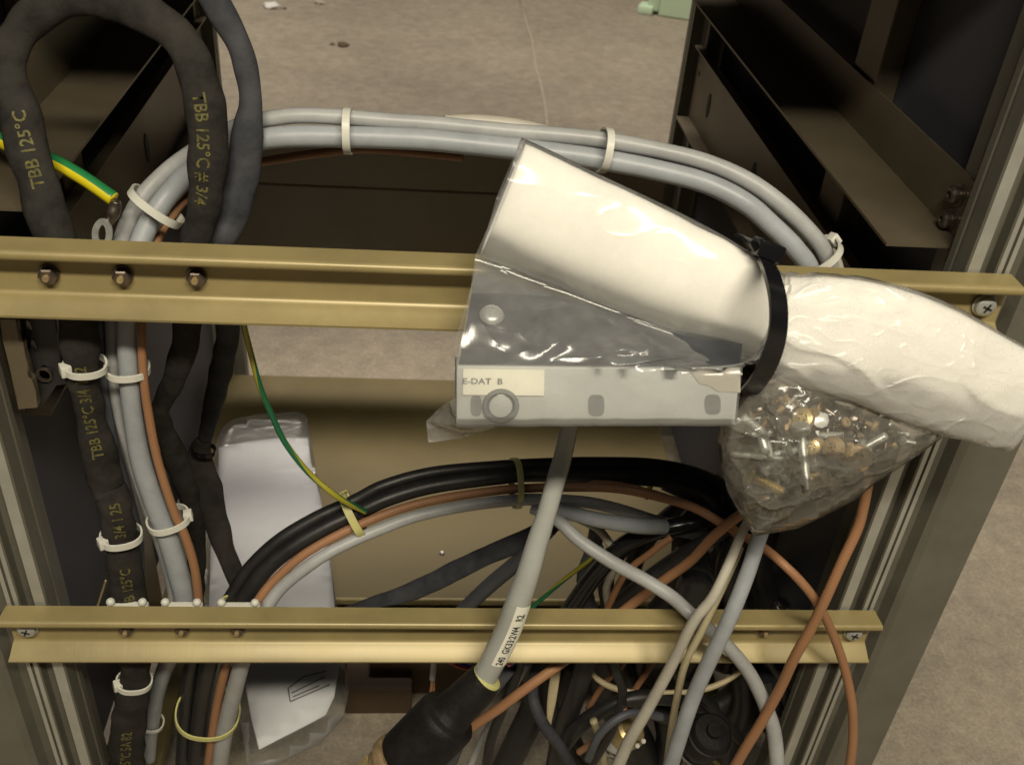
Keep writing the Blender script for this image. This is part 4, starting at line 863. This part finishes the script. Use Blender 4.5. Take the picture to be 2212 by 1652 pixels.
pa, pb = as_(*T(6, 520, 1270), -.044), as_(*T(6, 720, 1290), -.044); screw('bolt', 'zinc', pb, pb-pa, 'bolt', 'zinc bolt lying level at the left of the screw bag', 'bolt', None, .75)
pa, pb = as_(*T(6, 600, 1350), -.042), as_(*T(6, 740, 1260), -.042); screw('bolt', 'zinc', pa, pa-pb, 'bolt', 'zinc bolt lying slantwise below the level one', 'bolt', None, .7)
pa, pb = as_(*T(6, 520, 1400), -.040), as_(*T(6, 620, 1450), -.040); screw('stud', 'brass', pa, pa-pb, 'screw', 'yellow brass screw low at the left of the bag', 'screw', None, 1.4)
p, d = tc_(*T(6, 940, 1390), -.045); screw('stud', 'brass', p, (1, -.4, .2), 'screw', 'little bright brass screw below the pale head', 'screw', None, .9)
pol = [Vector(q) for q in ((1665, 850), (1800, 880), (1900, 915), (1960, 945), (1900, 1010), (1840, 1055), (1720, 1120), (1640, 1125), (1605, 1060), (1598, 980), (1620, 900))]
def inside(p):
    c = False; j = len(pol)-1
    for i in range(len(pol)):
        if (pol[i].y > p.y) != (pol[j].y > p.y) and p.x < (pol[j].x-pol[i].x)*(p.y-pol[i].y)/(pol[j].y-pol[i].y)+pol[i].x: c = not c
        j = i
    return c
kinds = [('pan', 'rustbrass', 'screw', 'small tarnished brass screw jumbled among others in the bag', 'tarnished screws in the bag'), ('stud', 'zinc', 'screw', 'small zinc threaded screw jumbled among others in the bag', 'zinc screws in the bag'), ('washer', 'zinc', 'washer', 'flat zinc washer jumbled among screws in the bag', 'washers in the bag'),
         ('stud', 'steel_dark', 'screw', 'small dark steel screw jumbled among others in the bag', 'dark screws in the bag'), ('nut', 'steel_dark', 'nut', 'dark hexagonal nut jumbled among screws in the bag', 'nuts in the bag'), ('pan', 'steel_dark', 'screw', 'dark pan-head screw jumbled among others in the bag', 'dark pan-head screws in the bag')]
cnt = 0
while cnt < 230:
    q = Vector((random.uniform(1590, 1970), random.uniform(840, 1130)))
    if not inside(q): continue
    kd = random.choices(kinds, (3, 3, 2, 4, 2, 3))[0]
    ds = seam(q)
    if ds < 40: continue
    P = at(q.x, q.y, yb_(q.y)+.003-random.random()*.0095*math.sqrt(min(1, ds/110))); d = Vector((random.gauss(0, 1), random.gauss(-.5, .8), random.gauss(0, 1)))
    screw(kd[0], kd[1], P, d, kd[2], kd[3], kd[2], kd[4], random.uniform(.7, 1.15)*(.6 if ds < 75 else 1)); cnt += 1

# black tie holding the bags
kt = thing('black_cable_tie', 'broad black cable tie cinching the bags together', 'cable tie', at(1660, 690, -.04))
fr = [(1650, 556, -.036), (1666, 590, -.058), (1679, 640, -.070), (1682, 690, -.075), (1676, 738, -.076), (1660, 785, -.074), (1634, 828, -.066), (1610, 852, -.05)]
bk = [(1604, 846, -.03), (1620, 790, -.012), (1636, 700, -.010), (1640, 620, -.012), (1642, 566, -.022)]
path = [Vector(v) for v in catmull([tuple(at(*p)) for p in fr+bk+fr[:1]], 6)][:-1]
axd = (at(1740, 712, -.05)-at(1600, 660, -.05)).normalized()
obj('band', band_bm(path, axd, .0074, .0016), M['tie_k'], kt, auto=40)
hp = at(1657, 540, -.038); bm = bmesh.new(); box(bm, -.0056, .0056, -.0045, .0045, -.0034, .0034); bevel(bm, .0009)
hx = axd; hy = (CAM-hp).normalized(); hy = (hy-hx*hy.dot(hx)).normalized(); hz = hx.cross(hy)
mt = Matrix((hx, hy, hz)).transposed().to_4x4(); mt.translation = hp; bm.transform(mt); obj('head', bm, M['tie_k'], kt, True, 40)
bm = band_bm([at(1650, 560, -.04), at(1636, 535, -.04), at(1620, 520, -.034), at(1604, 512, -.028)], axd, .0070, .0014, False); obj('tail', bm, M['tie_k'], kt, auto=40)

# ================================================================== things on the floor
gb = thing('mint_cabinet', 'mint green cabinet standing on the floor at the top', 'cabinet', atz(1440, 40, FZ))
a, b = atz(1386, 30, FZ), atz(1530, 52, FZ); ux_ = (b-a).normalized(); uy_ = Vector((-ux_.y, ux_.x, 0))
def lb_(bm, x0, x1, y0, y1, z0, z1):
    v = box(bm, x0, x1, y0, y1, z0, z1)
    for w in v: w.co = a+ux_*w.co.x+uy_*w.co.y+Vector((0, 0, w.co.z))
bm = bmesh.new(); lb_(bm, .045, .5, 0, .4, .002, .35); bevel(bm, .003); obj('body', bm, M['mint'], gb, True, 30)
bm = bmesh.new(); lb_(bm, .012, .0438, .004, .4, .010, .35); bevel(bm, .003); obj('corner_post', bm, M['mint'], gb, True, 30)
bm = bmesh.new(); lb_(bm, -.012, .030, -.01, .05, 0, .022); bevel(bm, .006); obj('foot', bm, M['mint'], gb, True, 30)
def litter(px, py, s, m, name, label, seed):
    bm = bmesh.new(); bmesh.ops.create_icosphere(bm, subdivisions=2, radius=s)
    for v in bm.verts: v.co *= 1+.6*noise.noise(v.co.normalized()*2+Vector((seed, 0, 0))); v.co.z *= .35
    bmesh.ops.translate(bm, verts=bm.verts[:], vec=atz(px, py, FZ)+Vector((0, 0, s*.2))); tag(obj(name, bm, M[m], None, False), label, 'litter')
litter(588, 17, .022, 'scrap', 'paper_scrap', 'white paper scrap on the floor at the top left', 1); litter(691, 8, .014, 'chalk', 'paper_scrap', 'tan scrap on the floor near the top edge', 8)
litter(740, 100, .014, 'leaf', 'dry_leaf', 'dark dry leaf on the floor beyond the rack', 3); litter(718, 97, .006, 'leaf', 'dry_leaf', 'dark crumb beside the dry leaf on the floor', 4); litter(615, 20, .006, 'leaf', 'dry_leaf', 'tiny dark bit beside the white scrap', 6)
litter(459, 40, .010, 'chalk', 'paper_scrap', 'tan scrap on the floor by the rear upright', 9)
wb = thing('wood_block', 'dark wooden block on the floor under the bottom plate', 'wood block', atz(900, 1500, FZ))
p0, p1 = atz(800, 1500, FZ), atz(1075, 1502, FZ)
bm = bmesh.new(); box(bm, p0.x, p1.x, p0.y, p0.y+.05, FZ+.001, FZ+.045); bevel(bm, .002); obj('beam', bm, M['wood'], wb, True, 30)
bm = bmesh.new(); box(bm, p0.x-.02, p0.x+.035, p0.y-.02, p0.y+.06, FZ+.001, FZ+.032); bevel(bm, .002); obj('foot', bm, M['wood'], wb, True, 30)
